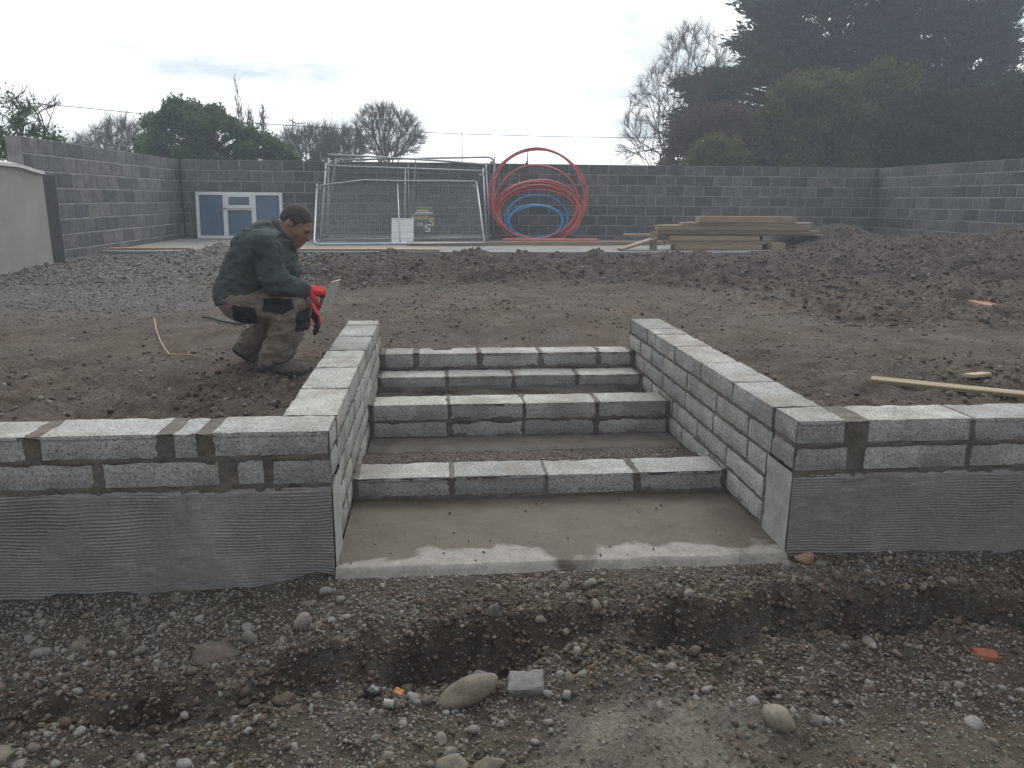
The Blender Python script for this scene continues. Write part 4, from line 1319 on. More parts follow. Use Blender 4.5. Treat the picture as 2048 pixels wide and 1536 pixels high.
# cable tie that hangs from the top of the red ducting
mb = MB(); mb.tube([ony(1063, 300, 14.62), ony(1056, 303, 14.6), ony(1055, 312, 14.58), ony(1055, 322, 14.55), ony(1053, 328, 14.55)], [0.008, 0.008, 0.009, 0.014, 0.03], 6)
tag(obj("hanging_strap", mb.mesh("hanging_strap", True), M['cable']), "black strap hanging from the top loop of the red ducting", "strap")


# ---- timber
def plank(label, a, b, w, t, mat='wood', tilt=0.0, group=None, name="plank", cat="plank"):
    """a, b: end points of the centre line (underside); w across, t thick"""
    a, b = np.asarray(a, float), np.asarray(b, float)
    L = np.linalg.norm(b - a)
    me = bevel_box(L, w, t, 0.003, 0.0008, hash(label) % 1000 if False else int(abs(a[0] * 977 + a[2] * 331)) % 1000)
    o = obj(name, me, M[mat])
    x = (b - a) / L
    y = np.cross((0, 0, 1), x); y /= np.linalg.norm(y); z = np.cross(x, y)
    c = (a + b) / 2 + z * t / 2
    o.matrix_world = Matrix(((x[0], y[0], z[0], c[0]), (x[1], y[1], z[1], c[1]), (x[2], y[2], z[2], c[2]), (0, 0, 0, 1))) @ Matrix.Rotation(tilt, 4, 'X')
    return tag(o, label, cat, group)


def tpx(x, y): return 1220 + x / 4.655, 410 + y / 4.655


G_ST = "timber planks in the stack on the slab"
YS = 11.55
# bottom to top: (left, right in the picture, thickness m, width, extra depth)
ST = [("bottom plank of the timber stack, lying on the slab", 590, 1400, 0.10, 0.22, 0.0),
      ("second plank from the bottom of the timber stack", 500, 1500, 0.075, 0.22, 0.02),
      ("thick pale plank third from the bottom of the timber stack", 540, 1370, 0.10, 0.22, -0.015),
      ("very long thin batten poking out at both ends of the timber stack", 130, 1950, 0.028, 0.15, 0.03),
      ("thin board above the long batten in the timber stack", 430, 1850, 0.032, 0.20, 0.0),
      ("long board just below the wide dark planks of the timber stack", 440, 1925, 0.045, 0.22, 0.03),
      ("wide plank in the upper half of the timber stack", 430, 1830, 0.10, 0.20, -0.01),
      ("plank just under the topmost one of the timber stack", 655, 1835, 0.055, 0.22, 0.02),
      ("topmost plank of the timber stack", 805, 1690, 0.125, 0.24, 0.0)]
z = SLAB + 0.004
zscale = 0.90
for (lab, x0, x1, t, w, dy) in ST:
    pa, pb = tpx(x0, 300), tpx(x1, 300)
    a, b = ony(pa[0], pa[1], YS + dy), ony(pb[0], pb[1], YS + dy + 0.15)
    a[2] = b[2] = z
    plank(lab, a, b, w, t * zscale, 'wood', 0, G_ST)
    # second row of the same layer behind, so that the stack has depth
    z += t * zscale + 0.002
z = SLAB + 0.004
k = 0
for (lab, x0, x1, t, w, dy) in ST[:3] + ST[6:8]:
    pa, pb = tpx(x0 + 60, 300), tpx(x1 + 30, 300)
    zz_ = SLAB + 0.004 + sum(q_[3] * zscale + 0.002 for q_ in ST[:ST.index((lab, x0, x1, t, w, dy))])
    a, b = ony(pa[0], pa[1], YS + 0.27), ony(pb[0], pb[1], YS + 0.42)
    a[2] = b[2] = zz_
    plank("rear plank hidden behind: " + lab if False else lab.replace("plank", "rear plank", 1), a, b, 0.2, t * zscale, 'wood', 0, G_ST)
p0, p1 = onz(*tpx(95, 425), SLAB + 0.005), ony(*tpx(420, 340), 11.3)
plank("plank sloping down to the left against the timber stack", p0, (p1[0], p1[1], SLAB + 0.20), 0.2, 0.04, 'wood')
p0 = onz(*tpx(1570, 420), SLAB + 0.004)
plank("short offcut of fresh timber with bright end grain beside the stack", (p0[0], p0[1], SLAB + 0.004), (p0[0] + 0.02, p0[1] + 0.5, SLAB + 0.004), 0.25, 0.13, 'wood_new', name="timber_offcut", cat="offcut")
p0 = ony(*tpx(398, 330), 11.36)
me = bevel_box(0.13, 0.05, 0.33, 0.003); o = obj("timber_offcut", me, M['wood_new'], None, (p0[0], 11.30, SLAB + 0.17))
tag(o, "short board standing on end at the left of the timber stack", "offcut")
p0, p1 = onz(1245, 489, SLAB + 0.005), onz(815, 490, SLAB + 0.005)
plank("long grey timber lying on the slab in front of the fence and coils", (p1[0], p1[1] - 0.05, SLAB + 0.003), (p0[0] + 0.9, p0[1], SLAB + 0.003), 0.12, 0.07, 'wood')
p0, p1 = onz(592, 500, SLAB + 0.005), onz(735, 500, SLAB + 0.005)
plank("pale board lying on the slab edge, left one of two", (p0[0], 11.1, SLAB + 0.002), (p1[0], 11.1, SLAB + 0.002), 0.26, 0.03, 'wood_new')
p0, p1 = onz(738, 500, SLAB + 0.005), onz(880, 501, SLAB + 0.005)
plank("pale board lying on the slab edge, right one of two", (p0[0], 11.12, SLAB + 0.002), (p1[0], 11.02, SLAB + 0.002), 0.24, 0.03, 'wood')
p0, p1 = onz(232, 500, SLAB + 0.005), onz(372, 500, SLAB + 0.005)
plank("thin tan board lying on the slab below the window", (p0[0], 11.25, SLAB + 0.002), (p1[0], 11.35, SLAB + 0.002), 0.22, 0.03, 'wood_new')
p0, p1 = onz(122, 503, SLAB + 0.005), onz(225, 501, SLAB + 0.005)
plank("tan board at the left end of the slab, by the cream wall", (p0[0] + 0.15, 11.0, SLAB + 0.002), (p1[0], 11.2, SLAB + 0.002), 0.18, 0.03, 'wood')
# straight red pipe
p0, p1 = onz(1004, 481, SLAB + 0.05), onz(1186, 480, SLAB + 0.05)
mb = MB(); mb.tube([(p0[0], 13.45, SLAB + 0.055), (p1[0], 13.5, SLAB + 0.055)], 0.052, 10)
tag(obj("red_pipe", mb.mesh("red_pipe", True), mat_noise('faded_red_pipe', [(0.3, (0.42, 0.12, 0.09)), (0.7, (0.52, 0.18, 0.14))], 5, 4, 0.5, 0.4, 0.0)), "straight faded red pipe lying below the coils", "pipe")

# ---- timber and rubble on the upper ground
p0, p1 = onz(1742, 757, 0.46), onz(2048, 786, 0.46)
d = (p1 - p0) / np.linalg.norm(p1 - p0)
e1 = p0 + d * 1.35
z0 = float(ground_z(p0[0], p0[1])) + 0.012; z1 = float(ground_z(e1[0], e1[1])) + 0.03
plank("long pale batten lying on the soil at the right edge", (p0[0], p0[1], z0 + 0.01), (e1[0], e1[1], z1 + 0.005), 0.045, 0.022, 'wood_new', 0.25, name="batten", cat="batten")
p0, p1 = onz(1937, 753, 0.46), onz(1974, 738, 0.46)
z0 = float(ground_z(p0[0], p0[1])) + 0.008
plank("short pale wood offcut lying on the soil behind the batten", (p0[0], p0[1], z0), (p1[0], p1[1], float(ground_z(p1[0], p1[1])) + 0.012), 0.055, 0.02, 'wood_new', name="timber_offcut", cat="offcut")
c = onz(1981, 562, 0.62)
z0 = float(ground_z(c[0], c[1]))
me = bevel_box(0.36, 0.2, 0.09, 0.012, 0.006, 4); o = obj("brick_piece", me, mat_noise('orange_brick', [(0.3, (0.30, 0.15, 0.09)), (0.7, (0.42, 0.24, 0.16))], 12), None, (c[0], c[1], z0 + 0.035))
o.rotation_euler = (0.15, 0.1, 0.3)
tag(o, "broken piece of orange brick half buried in the soil on the right", "brick")
# bent pale stick and dark cable on the left
Pc = [onz(x, y, 0.45) for x, y in ((309, 645), (313, 660), (320, 678), (328, 693), (338, 703), (355, 708), (380, 710), (398, 712))]
for p in Pc: p[2] = float(ground_z(p[0], p[1])) + 0.02
Pc[0][2] += 0.03; Pc[1][2] += 0.015
mb = MB(); mb.tube(Pc, 0.0055, 6)
tag(obj("bent_stick", mb.mesh("bent_stick", True), M['wood']), "thin pale bent stick lying on the soil left of the man", "stick")
Pc = [onz(x, y, 0.45) for x, y in ((405, 631), (420, 633), (436, 636), (455, 641), (480, 643), (520, 643))]
for p in Pc: p[2] = float(ground_z(p[0], p[1])) + 0.015
mb = MB(); mb.tube(Pc, 0.008, 6)
tag(obj("black_cable", mb.mesh("black_cable", True), M['cable']), "dark cable on the soil behind the man", "cable")


# ---- single larger stones and litter in the foreground
def big_stone(name, label, cat, px, py, zg, dims, rot, mat, seed, ang=0.3, lump=0.25, sink=0.3, shape=None):
    P, F = shape or rock_shape(3, seed, ang, lump)
    me = mesh_np(name, P * np.asarray(dims), F, True)
    c = onz(px, py, zg)
    zg = float(ground_z(c[0], c[1])); c = onz(px, py, zg + dims[2] * 0.4); 
    o = obj(name, me, mat, None, (c[0], c[1], float(ground_z(c[0], c[1])) + dims[2] * (1 - 2 * sink)))
    o.rotation_euler = rot
    return tag(o, label, cat)


def mst(name, a, b, sc=14): return mat_noise(name, [(0.3, a), (0.7, b)], sc, 7, 0.9, 0.25, 0.5, 70, 0.005, fine=0.18)


M['tan_stone'] = mst('tan_stone', (0.125, 0.105, 0.08), (0.20, 0.175, 0.14))
M['grey_stone'] = mst('grey_stone', (0.125, 0.12, 0.112), (0.21, 0.20, 0.19))
M['pale_stone'] = mst('pale_stone', (0.17, 0.15, 0.117), (0.26, 0.232, 0.187))
M['pink_stone'] = mst('pink_stone', (0.20, 0.165, 0.145), (0.29, 0.25, 0.22))
big_stone("boulder", "long rounded tan stone lying in the foreground gravel", "stone", 938, 1400, -0.2, (0.098, 0.047, 0.042), (0.1, -0.28, 0.25), M['tan_stone'], 901, 0.0, 0.12, 0.22)
big_stone("flat_stone", "grey flat stone just behind the long tan stone", "stone", 962, 1355, -0.2, (0.045, 0.034, 0.022), (0.15, 0.25, -0.3), M['grey_stone'], 902, 0.5, 0.15, 0.2)
big_stone("boulder", "smooth pale oval stone on the trodden clay at lower right", "stone", 1557, 1450, -0.2, (0.05, 0.038, 0.033), (0.2, 0.35, -0.5), M['pale_stone'], 903, 0.05, 0.12, 0.24)
big_stone("flat_stone", "tan angular stone at the bottom edge, left one of two", "stone", 905, 1526, -0.2, (0.048, 0.04, 0.022), (0.1, -0.15, 0.2), M['tan_stone'], 904, 0.7, 0.2, 0.2)
big_stone("flat_stone", "tan angular stone at the bottom edge, right one of two", "stone", 975, 1522, -0.2, (0.058, 0.03, 0.024), (0.15, -0.3, 0.35), M['tan_stone'], 905, 0.8, 0.2, 0.2)
big_stone("boulder", "pinkish oval stone standing in the gravel below the left plinth", "stone", 605, 1240, -0.08, (0.03, 0.022, 0.042), (0.2, 0.3, 0.2), M['pink_stone'], 906, 0.1, 0.15, 0.3)
big_stone("boulder", "pale grey cobble by the left corner of the footing slab, upper one", "stone", 652, 1182, -0.05, (0.026, 0.022, 0.018), (0.1, 0.1, 0.2), M['grey_stone'], 907, 0.1, 0.15, 0.2)
big_stone("boulder", "pale grey cobble by the left corner of the footing slab, lower one", "stone", 682, 1200, -0.05, (0.018, 0.016, 0.014), (0.1, 0.1, 0.8), M['grey_stone'], 908, 0.1, 0.15, 0.2)
big_stone("boulder", "white chipped stone on the ledge below the steps", "stone", 985, 1225, -0.06, (0.022, 0.018, 0.03), (0.3, 0.2, 0.2), M['grey_stone'], 909, 0.7, 0.2, 0.25)
big_stone("boulder", "pale round stone on the ledge right of centre", "stone", 1134, 1230, -0.06, (0.016, 0.014, 0.016), (0.3, 0.2, 0.9), M['pale_stone'], 910, 0.5, 0.2, 0.2)
big_stone("flat_stone", "flat orange stone under the corner of the right plinth", "stone", 1610, 1118, -0.03, (0.05, 0.035, 0.022), (0.25, 0.1, 0.1), mst('orange_stone', (0.20, 0.12, 0.075), (0.29, 0.19, 0.13)), 911, 0.8, 0.15, 0.2)
big_stone("boulder", "rough tan boulder set in the face of the ledge, left of centre", "stone", 428, 1305, -0.12, (0.075, 0.05, 0.04), (0.1, 0.1, 0.1), mst('soiled_stone', (0.085, 0.068, 0.055), (0.14, 0.12, 0.10)), 912, 0.4, 0.35, 0.42)
big_stone("boulder", "pale sunken stone at the lower left corner", "stone", 15, 1515, -0.18, (0.07, 0.05, 0.03), (0.1, 0.2, 0.4), M['tan_stone'], 913, 0.4, 0.2, 0.3)
# broken block
c = onz(1053, 1415, -0.19); zg = float(ground_z(c[0], c[1]))
me = worn_block(-0.058, 0.058, -0.045, 0.045, -0.028, 0.028, 77, 0.008, 0.012)
o = obj("block_fragment", me, M['grey_stone'], None, (c[0], c[1] + 0.02, zg + 0.014)); o.rotation_euler = (0.22, -0.05, -0.12)
tag(o, "broken corner of grey concrete block in the foreground beside the tan stone", "block")
c = onz(1962, 1352, -0.2); zg = float(ground_z(c[0], c[1]))
me = bevel_box(0.085, 0.05, 0.035, 0.006, 0.004, 9); o = obj("brick_fragment", me, mat_noise('red_brick', [(0.3, (0.17, 0.05, 0.032)), (0.7, (0.25, 0.085, 0.055))], 20), None, (c[0], c[1], zg - 0.002)); o.rotation_euler = (0.3, 0.15, -0.1)
tag(o, "fragment of red brick half buried in gravel at lower right", "brick")
# crushed black bag, orange carton scrap and a clear cup
c = onz(747, 1438, -0.2); zg = float(ground_z(c[0], c[1]))
P, F = rock_shape(3, 950, 0.6, 0.9)
nn_ = vn3(P[:, 0] * 4, P[:, 1] * 4, P[:, 2] * 4, 3)
me = mesh_np("plastic_rag", P * (1 + 0.5 * nn_)[:, None] * np.array((0.034, 0.03, 0.03)), F)
tag(obj("plastic_rag", me, mat_noise('black_plastic', [(0.3, (0.012, 0.012, 0.014)), (0.7, (0.03, 0.03, 0.033))], 20, 3, 0.4, 0.5, 0.0), None, (c[0], c[1], zg + 0.015)), "crumpled black plastic scrap in the foreground gravel", "litter")
c = onz(799, 1449, -0.2); zg = float(ground_z(c[0], c[1]))
me = bevel_box(0.026, 0.018, 0.005, 0.001, 0.0015, 3); o = obj("carton_scrap", me, mat_noise('orange_carton', [(0.3, (0.38, 0.15, 0.05)), (0.7, (0.46, 0.20, 0.08))], 20, 3, 0.6, 0.3, 0.0), None, (c[0], c[1], zg + 0.03)); o.rotation_euler = (0.5, 0.2, -0.5)
tag(o, "small orange scrap of packaging next to the black plastic", "litter")
c = onz(783, 1457, -0.2); zg = float(ground_z(c[0], c[1]))
mb = MB(); mb.tube([(c[0] - 0.02, c[1], zg + 0.016), (c[0], c[1] - 0.004, zg + 0.014), (c[0] + 0.012, c[1] - 0.006, zg + 0.014)], [0.013, 0.012, 0.014], 10, cap=False)
V_, F_ = mb.v, mb.f
tag(obj("crushed_cup", mesh_from("crushed_cup", V_, F_, True), mat_noise('grey_cup', [(0.3, (0.2, 0.2, 0.185)), (0.7, (0.32, 0.32, 0.30))], 20, 3, 0.5, 0.3, 0.0)), "crushed pale cup lying beside the orange scrap", "litter")

# ================================================================== THE CROUCHING MAN
def surface_nets(Fv, org, h):
    """mesh the zero level of a sampled distance field"""
    S = Fv < 0
    nx, ny, nz = Fv.shape
    c = np.zeros((nx - 1, ny - 1, nz - 1), np.int8)
    for dx in (0, 1):
        for dy in (0, 1):
            for dz in (0, 1):
                c += S[dx:nx - 1 + dx, dy:ny - 1 + dy, dz:nz - 1 + dz]
    act = np.argwhere((c > 0) & (c < 8))
    idx = np.full((nx - 1, ny - 1, nz - 1), -1, np.int64)
    idx[act[:, 0], act[:, 1], act[:, 2]] = np.arange(len(act))
    acc = np.zeros((len(act), 3)); cnt = np.zeros(len(act))
    corners = [(a, b, d) for a in (0, 1) for b in (0, 1) for d in (0, 1)]
    for i, p in enumerate(corners):
        for q in corners[i + 1:]:
            if sum(abs(a - b) for a, b in zip(p, q)) != 1: continue
            f0 = Fv[act[:, 0] + p[0], act[:, 1] + p[1], act[:, 2] + p[2]]
            f1 = Fv[act[:, 0] + q[0], act[:, 1] + q[1], act[:, 2] + q[2]]
            m = (f0 < 0) != (f1 < 0)
            t = np.where(m, f0 / np.where(m, f0 - f1, 1), 0)
            pt = np.array(p) + t[:, None] * (np.array(q) - np.array(p))
            acc[m] += pt[m]; cnt[m] += 1
    V = org + (act + acc / cnt[:, None]) * h
    quads = []
    for ax in range(3):
        b, d = (ax + 1) % 3, (ax + 2) % 3
        sl0 = [slice(None)] * 3; sl1 = [slice(None)] * 3
        sl0[ax] = slice(0, -1); sl1[ax] = slice(1, None)
        E = np.argwhere(S[tuple(sl0)] != S[tuple(sl1)])
        E = E[(E[:, b] > 0) & (E[:, d] > 0) & (E[:, b] < Fv.shape[b] - 1) & (E[:, d] < Fv.shape[d] - 1)]
        ins = S[E[:, 0], E[:, 1], E[:, 2]]
        def cell(ob, od):
            e = E.copy(); e[:, b] -= ob; e[:, d] -= od
            return idx[e[:, 0], e[:, 1], e[:, 2]]
        q = np.stack([cell(1, 1), cell(0, 1), cell(0, 0), cell(1, 0)], -1)
        q[~ins] = q[~ins][:, ::-1]
        quads.append(q)
    Q = np.concatenate(quads)
    return V, Q[(Q >= 0).all(1)]


def sd_cone(P, a, b, ra, rb):
    """tapered capsule"""
    a = np.asarray(a, np.float32); b = np.asarray(b, np.float32)
    d = b - a; L2 = float(d @ d) + 1e-9
    t = np.clip(((P - a) @ d) / L2, 0, 1)
    return np.linalg.norm(P - a - t[..., None] * d, axis=-1) - (ra + (rb - ra) * t)


def sd_ell(P, c, r, rot=None):
    q = P - np.asarray(c, np.float32)
    if rot is not None: q = q @ np.asarray(rot, np.float32)          # columns are the ellipsoid's axes
    r = np.asarray(r, np.float32)
    k0 = np.linalg.norm(q / r, axis=-1); k1 = np.linalg.norm(q / (r * r), axis=-1)
    return k0 * (k0 - 1) / (k1 + 1e-9)


def smin(a, b, k):
    h = np.clip(0.5 + 0.5 * (b - a) / k, 0, 1)
    return b + (a - b) * h - k * h * (1 - h)


def sdf_mesh(name, prims, h, pad=0.03, post=None, k=0.03):
    lo = np.full(3, 1e9); hi = np.full(3, -1e9)
    for p in prims:
        if p[0] == 'c':
            for q, r in ((p[1], p[3]), (p[2], p[4])): lo = np.minimum(lo, np.asarray(q) - r); hi = np.maximum(hi, np.asarray(q) + r)
        else:
            r = max(p[2]); lo = np.minimum(lo, np.asarray(p[1]) - r); hi = np.maximum(hi, np.asarray(p[1]) + r)
    lo -= pad; hi += pad
    n = np.ceil((hi - lo) / h).astype(int) + 1
    X, Y, Z = np.meshgrid(*[lo[i] + np.arange(n[i]) * h for i in range(3)], indexing='ij')
    P = np.stack([X, Y, Z], -1).astype(np.float32)
    D = None
    for p in prims:
        kk = p[5] if (p[0] == 'c' and len(p) > 5) else (p[4] if (p[0] == 'e' and len(p) > 4) else k)
        d = sd_cone(P, *p[1:5]) if p[0] == 'c' else sd_ell(P, p[1], p[2], p[3])
        D = d if D is None else smin(D, d, kk)
    if post is not None: D = post(P, D)
    V, Q = surface_nets(D, lo, h)
    return mesh_np(name, V, Q, True)


YN, YFa, YM = 1.50, 1.80, 1.65                 # near side, far side and middle of the body


def Z(x, y, Y): return ony(400 + x / 3.84, 380 + y / 3.84, Y)


ZG = 0.41
sh_n, el_n, wr_n = Z(500, 425, 1.455), Z(570, 705, 1.43), Z(800, 765, 1.49)
sh_f, el_f, wr_f = Z(590, 430, 1.85), Z(660, 740, 1.88), Z(815, 880, 1.73)
hip_n, kn_n, an_n = Z(345, 872, 1.54), Z(728, 915, 1.50), Z(590, 1265, 1.52)
hip_f, kn_f, an_f = Z(370, 860, 1.77), Z(690, 960, 1.82), Z(385, 1180, 1.82)
pel, wai, che, upb = Z(335, 800, YM), Z(405, 640, YM), Z(480, 490, YM), Z(540, 385, YM)
nek, hed = Z(640, 335, YM), Z(737, 268, YM)
HS = 0.90                                      # head size
toe_n, heel_n = Z(790, 1378, 1.49), Z(520, 1335, 1.53)
toe_f, heel_f = Z(455, 1300, 1.83), Z(330, 1215, 1.83)
dy = np.array((0, 1.0, 0))


def folds(amp, scale, seed, stretch=(1, 1, 1)):
    def f(P, D):
        m = np.abs(D) < 0.05
        q = P[m] * np.asarray(stretch, np.float32) * scale
        w = 2 * np.abs(vn3(q[:, 0] + 1.5 * vn3(q[:, 0] * 0.5, q[:, 1] * 0.5, q[:, 2] * 0.5, seed + 9), q[:, 1], q[:, 2], seed)) + vn3(q[:, 0] * 2.3, q[:, 1] * 2.3, q[:, 2] * 2.3, seed + 1) * 0.5
        D = D.copy(); D[m] += amp * (w - 0.4).astype(np.float32)
        return D
    return f


M['skin'] = mat_noise('skin', [(0.3, (0.19, 0.105, 0.08)), (0.7, (0.30, 0.175, 0.135))], 30, 5, 0.55, 0.4, 0.15, 160, 0.002)
M['hair'] = mat_noise('hair', [(0.3, (0.035, 0.03, 0.028)), (0.7, (0.085, 0.075, 0.07))], 60, 5, 0.8, 0.3, 0.8, 240, 0.004)
M['jacket'] = mat_noise('jacket_cloth', [(0.3, (0.050, 0.062, 0.063)), (0.7, (0.075, 0.09, 0.089))], 9, 6, 0.92, 0.2, 0.35, 300, 0.002, fine=0.12, fscale=220)
M['trousers'] = mat_noise('trouser_cloth', [(0.3, (0.125, 0.10, 0.08)), (0.55, (0.19, 0.158, 0.13)), (0.8, (0.29, 0.255, 0.22))], 13, 7, 0.95, 0.2, 0.35, 300, 0.002, fine=0.15, fscale=200)
M['patch'] = mat_noise('black_patch_cloth', [(0.3, (0.018, 0.02, 0.024)), (0.7, (0.04, 0.042, 0.045))], 12, 6, 0.95, 0.2, 0.3, 300, 0.002, fine=0.2, fscale=90)
M['glove'] = mat_noise('red_glove', [(0.3, (0.42, 0.022, 0.03)), (0.7, (0.55, 0.05, 0.055))], 20, 4, 0.85, 0.2, 0.3, 260, 0.002)
M['glove_palm'] = mat_noise('black_glove_palm', [(0.3, (0.016, 0.016, 0.018)), (0.7, (0.035, 0.035, 0.037))], 20, 4, 0.7, 0.3, 0.3, 200, 0.002)
M['boot'] = mat_noise('dusty_boot', [(0.3, (0.10, 0.088, 0.075)), (0.7, (0.19, 0.175, 0.155))], 18, 6, 0.9, 0.2, 0.4, 150, 0.003, fine=0.15)
M['boot_sole'] = mat_noise('boot_sole', [(0.3, (0.02, 0.019, 0.018)), (0.7, (0.05, 0.045, 0.04))], 18)

# head frame: forward (where the face looks), up (to the crown), side
tilt = R(-36)
h_f = np.array((math.cos(tilt) * math.cos(R(-16)), math.sin(R(-16)), math.sin(tilt)))
h_f /= np.linalg.norm(h_f)
h_s = np.cross(np.array((0, 0, 1.0)), h_f); h_s /= np.linalg.norm(h_s)
h_u = np.cross(h_f, h_s)
HR = np.stack([h_f, h_s, h_u], 1)


def H_(f, s, u): return hed + (h_f * f + h_s * s + h_u * u) * HS


head = [('e', H_(-0.008, 0, 0.012), (0.098, 0.077, 0.104), HR), ('e', H_(0.038, 0, -0.035), (0.060, 0.062, 0.085), HR, 0.03),
        ('c', H_(0.055, 0, -0.085), H_(0.058, 0, -0.098), 0.036, 0.030, 0.035), ('c', H_(0.02, 0.05, -0.06), H_(0.045, 0.025, -0.09), 0.022, 0.02, 0.03), ('c', H_(0.02, -0.05, -0.06), H_(0.045, -0.025, -0.09), 0.022, 0.02, 0.03),
        ('c', H_(0.085, 0, 0.012), H_(0.112, 0, -0.026), 0.009, 0.0125, 0.012), ('c', H_(0.098, 0.011, -0.03), H_(0.098, -0.011, -0.03), 0.009, 0.009, 0.008),
        ('c', H_(0.082, 0.03, 0.022), H_(0.088, 0.006, 0.020), 0.011, 0.010, 0.012), ('c', H_(0.082, -0.03, 0.022), H_(0.088, -0.006, 0.020), 0.011, 0.010, 0.012),
        ('c', H_(0.072, 0.034, -0.02), H_(0.06, 0.05, -0.02), 0.016, 0.014, 0.02), ('c', H_(0.072, -0.034, -0.02), H_(0.06, -0.05, -0.02), 0.016, 0.014, 0.02),
        ('c', H_(0.093, 0.018, -0.056), H_(0.093, -0.018, -0.056), 0.0075, 0.0075, 0.008), ('c', H_(0.090, 0.016, -0.069), H_(0.090, -0.016, -0.069), 0.008, 0.008, 0.008)]
for s in (-1, 1):
    head += [('e', H_(-0.012, s * 0.079, -0.008), (0.020, 0.007, 0.032), HR, 0.008), ('c', H_(0.0, s * 0.074, -0.03), H_(-0.004, s * 0.078, -0.036), 0.008, 0.007, 0.008)]
head = [(p[0], p[1], tuple(q * HS for q in p[2]), *p[3:]) if p[0] == 'e' else (p[0], p[1], p[2], p[3] * HS, p[4] * HS, *p[5:]) for p in head]
neck = [('c', H_(-0.03, 0, -0.045), nek + (upb - nek) * 0.35, 0.058, 0.07, 0.03)]


def limb(a, b, ra, rb, k=0.03): return ('c', a, b, ra, rb, k)


# hands: palm and five fingers, as lists of bone chains
def hand(wr, fwd, palm, size=1.0, curl=(0.9, 0.8, 0.6), thumb_side=1, spread=0.012, thumb_dir=0.6):
    """fwd: wrist to knuckles; palm: normal out of the palm. returns prims"""
    fwd = np.asarray(fwd, float) / np.linalg.norm(fwd); palm = np.asarray(palm, float); palm -= fwd * palm.dot(fwd); palm /= np.linalg.norm(palm)
    side = np.cross(fwd, palm) * thumb_side
    pr = []
    for s in (-0.026, -0.009, 0.009, 0.026):
        pr.append(('c', wr + fwd * 0.012 + side * s * 0.7, wr + fwd * 0.085 + side * s, 0.017 * size, 0.0135 * size, 0.012))
    tips = []
    for i, (s, L) in enumerate(zip((0.029, 0.0095, -0.0095, -0.028), (0.92, 1.0, 0.95, 0.75))):
        p = wr + fwd * 0.088 + side * s
        ang = 0.0
        r = 0.0105 * size
        d0 = fwd + side * (s * 1.2)
        for b, (ln, cu) in enumerate(zip((0.042, 0.028, 0.022), curl)):
            ang += cu * (0.85 + 0.1 * i)
            d = d0 * math.cos(ang) + palm * math.sin(ang)
            d /= np.linalg.norm(d)
            q = p + d * ln * L
            pr.append(('c', p, q, r, r * 0.92, 0.005)); p = q; r *= 0.92
        tips.append(p)
    p = wr + fwd * 0.025 + side * 0.026 + palm * 0.008
    for ln, (a, b_, c_) in zip((0.04, 0.032, 0.026), ((0.55, 0.75, 0.35), (0.8, 0.35, thumb_dir), (0.8, 0.1, thumb_dir + 0.3))):
        d = fwd * a + side * b_ + palm * c_; d /= np.linalg.norm(d)
        q = p + d * ln
        pr.append(('c', p, q, 0.0125 * size, 0.011 * size, 0.006)); p = q
    return pr, tips, p


hn_f = Z(925, 770, 1.50) - Z(815, 757, 1.49)
hn_p = np.array((-0.25, 0.35, -1.0))
HN, tips_n, th_n = hand(wr_n + hn_f / np.linalg.norm(hn_f) * 0.012, hn_f, hn_p, 1.15, (0.75, 1.15, 0.8), -1, thumb_dir=1.1)
hf_f = Z(895, 985, 1.70) - Z(842, 905, 1.72)
hf_p = np.array((-0.9, -0.5, -0.2))
HF, tips_f, th_f = hand(Z(836, 893, 1.72), hf_f, hf_p, 1.12, (0.35, 0.6, 0.45), 1, thumb_dir=0.5)

# --- the body: one continuous skin surface under the clothes
thin = 0.012
body = head + neck + [limb(nek, upb, 0.055, 0.08), limb(upb - dy * 0.09, che - dy * 0.07, 0.085, 0.12), limb(upb + dy * 0.09, che + dy * 0.07, 0.085, 0.12),
                      limb(che - dy * 0.05, wai - dy * 0.04, 0.125, 0.11), limb(che + dy * 0.05, wai + dy * 0.04, 0.125, 0.11), limb(wai, pel, 0.12, 0.12), limb(hip_n, hip_f, 0.1, 0.1),
                      limb(sh_n, el_n, 0.06, 0.045), limb(el_n, wr_n, 0.045, 0.03), limb(sh_f, el_f, 0.06, 0.045), limb(el_f, wr_f, 0.045, 0.03),
                      limb(upb, sh_n, 0.07, 0.06), limb(upb, sh_f, 0.07, 0.06),
                      limb(hip_n, kn_n, 0.085, 0.055), limb(kn_n, an_n, 0.055, 0.042), limb(hip_f, kn_f, 0.085, 0.055), limb(kn_f, an_f, 0.055, 0.042),
                      limb(an_n, heel_n, 0.032, 0.028), limb(heel_n, toe_n, 0.028, 0.018), limb(an_f, heel_f, 0.032, 0.028), limb(heel_f, toe_f, 0.028, 0.018)]
sk = lambda H: [(p[0], p[1], p[2], p[3] * 0.72, p[4] * 0.72, p[5]) for p in H]
body += [limb(wr_n, HN[0][1], 0.028, 0.018), limb(wr_f, HF[0][1], 0.028, 0.018)] + sk(HN) + sk(HF)


def eye_sockets(P, D):
    for s in (-1, 1):
        d = np.linalg.norm(P - H_(0.091, s * 0.029, 0.002), axis=-1) - 0.011
        D = np.maximum(D, -smin(-D, d * 0 + 1, 0.001)) if False else -smin(-D, d, 0.008) if False else np.maximum(D, -d)
    mouth = sd_cone(P, H_(0.103, 0.022, -0.0625), H_(0.103, -0.022, -0.0625), 0.0035, 0.0035)
    return np.maximum(D, -mouth)


me = sdf_mesh("person", body, 0.0058, post=eye_sockets, k=0.02)
person = obj("person", me, [M['skin']])
tag(person, "man in dark jacket and brown work trousers crouching by the left side wall", "person")


def pchild(name, me, mats): return obj(name, me, mats, person)


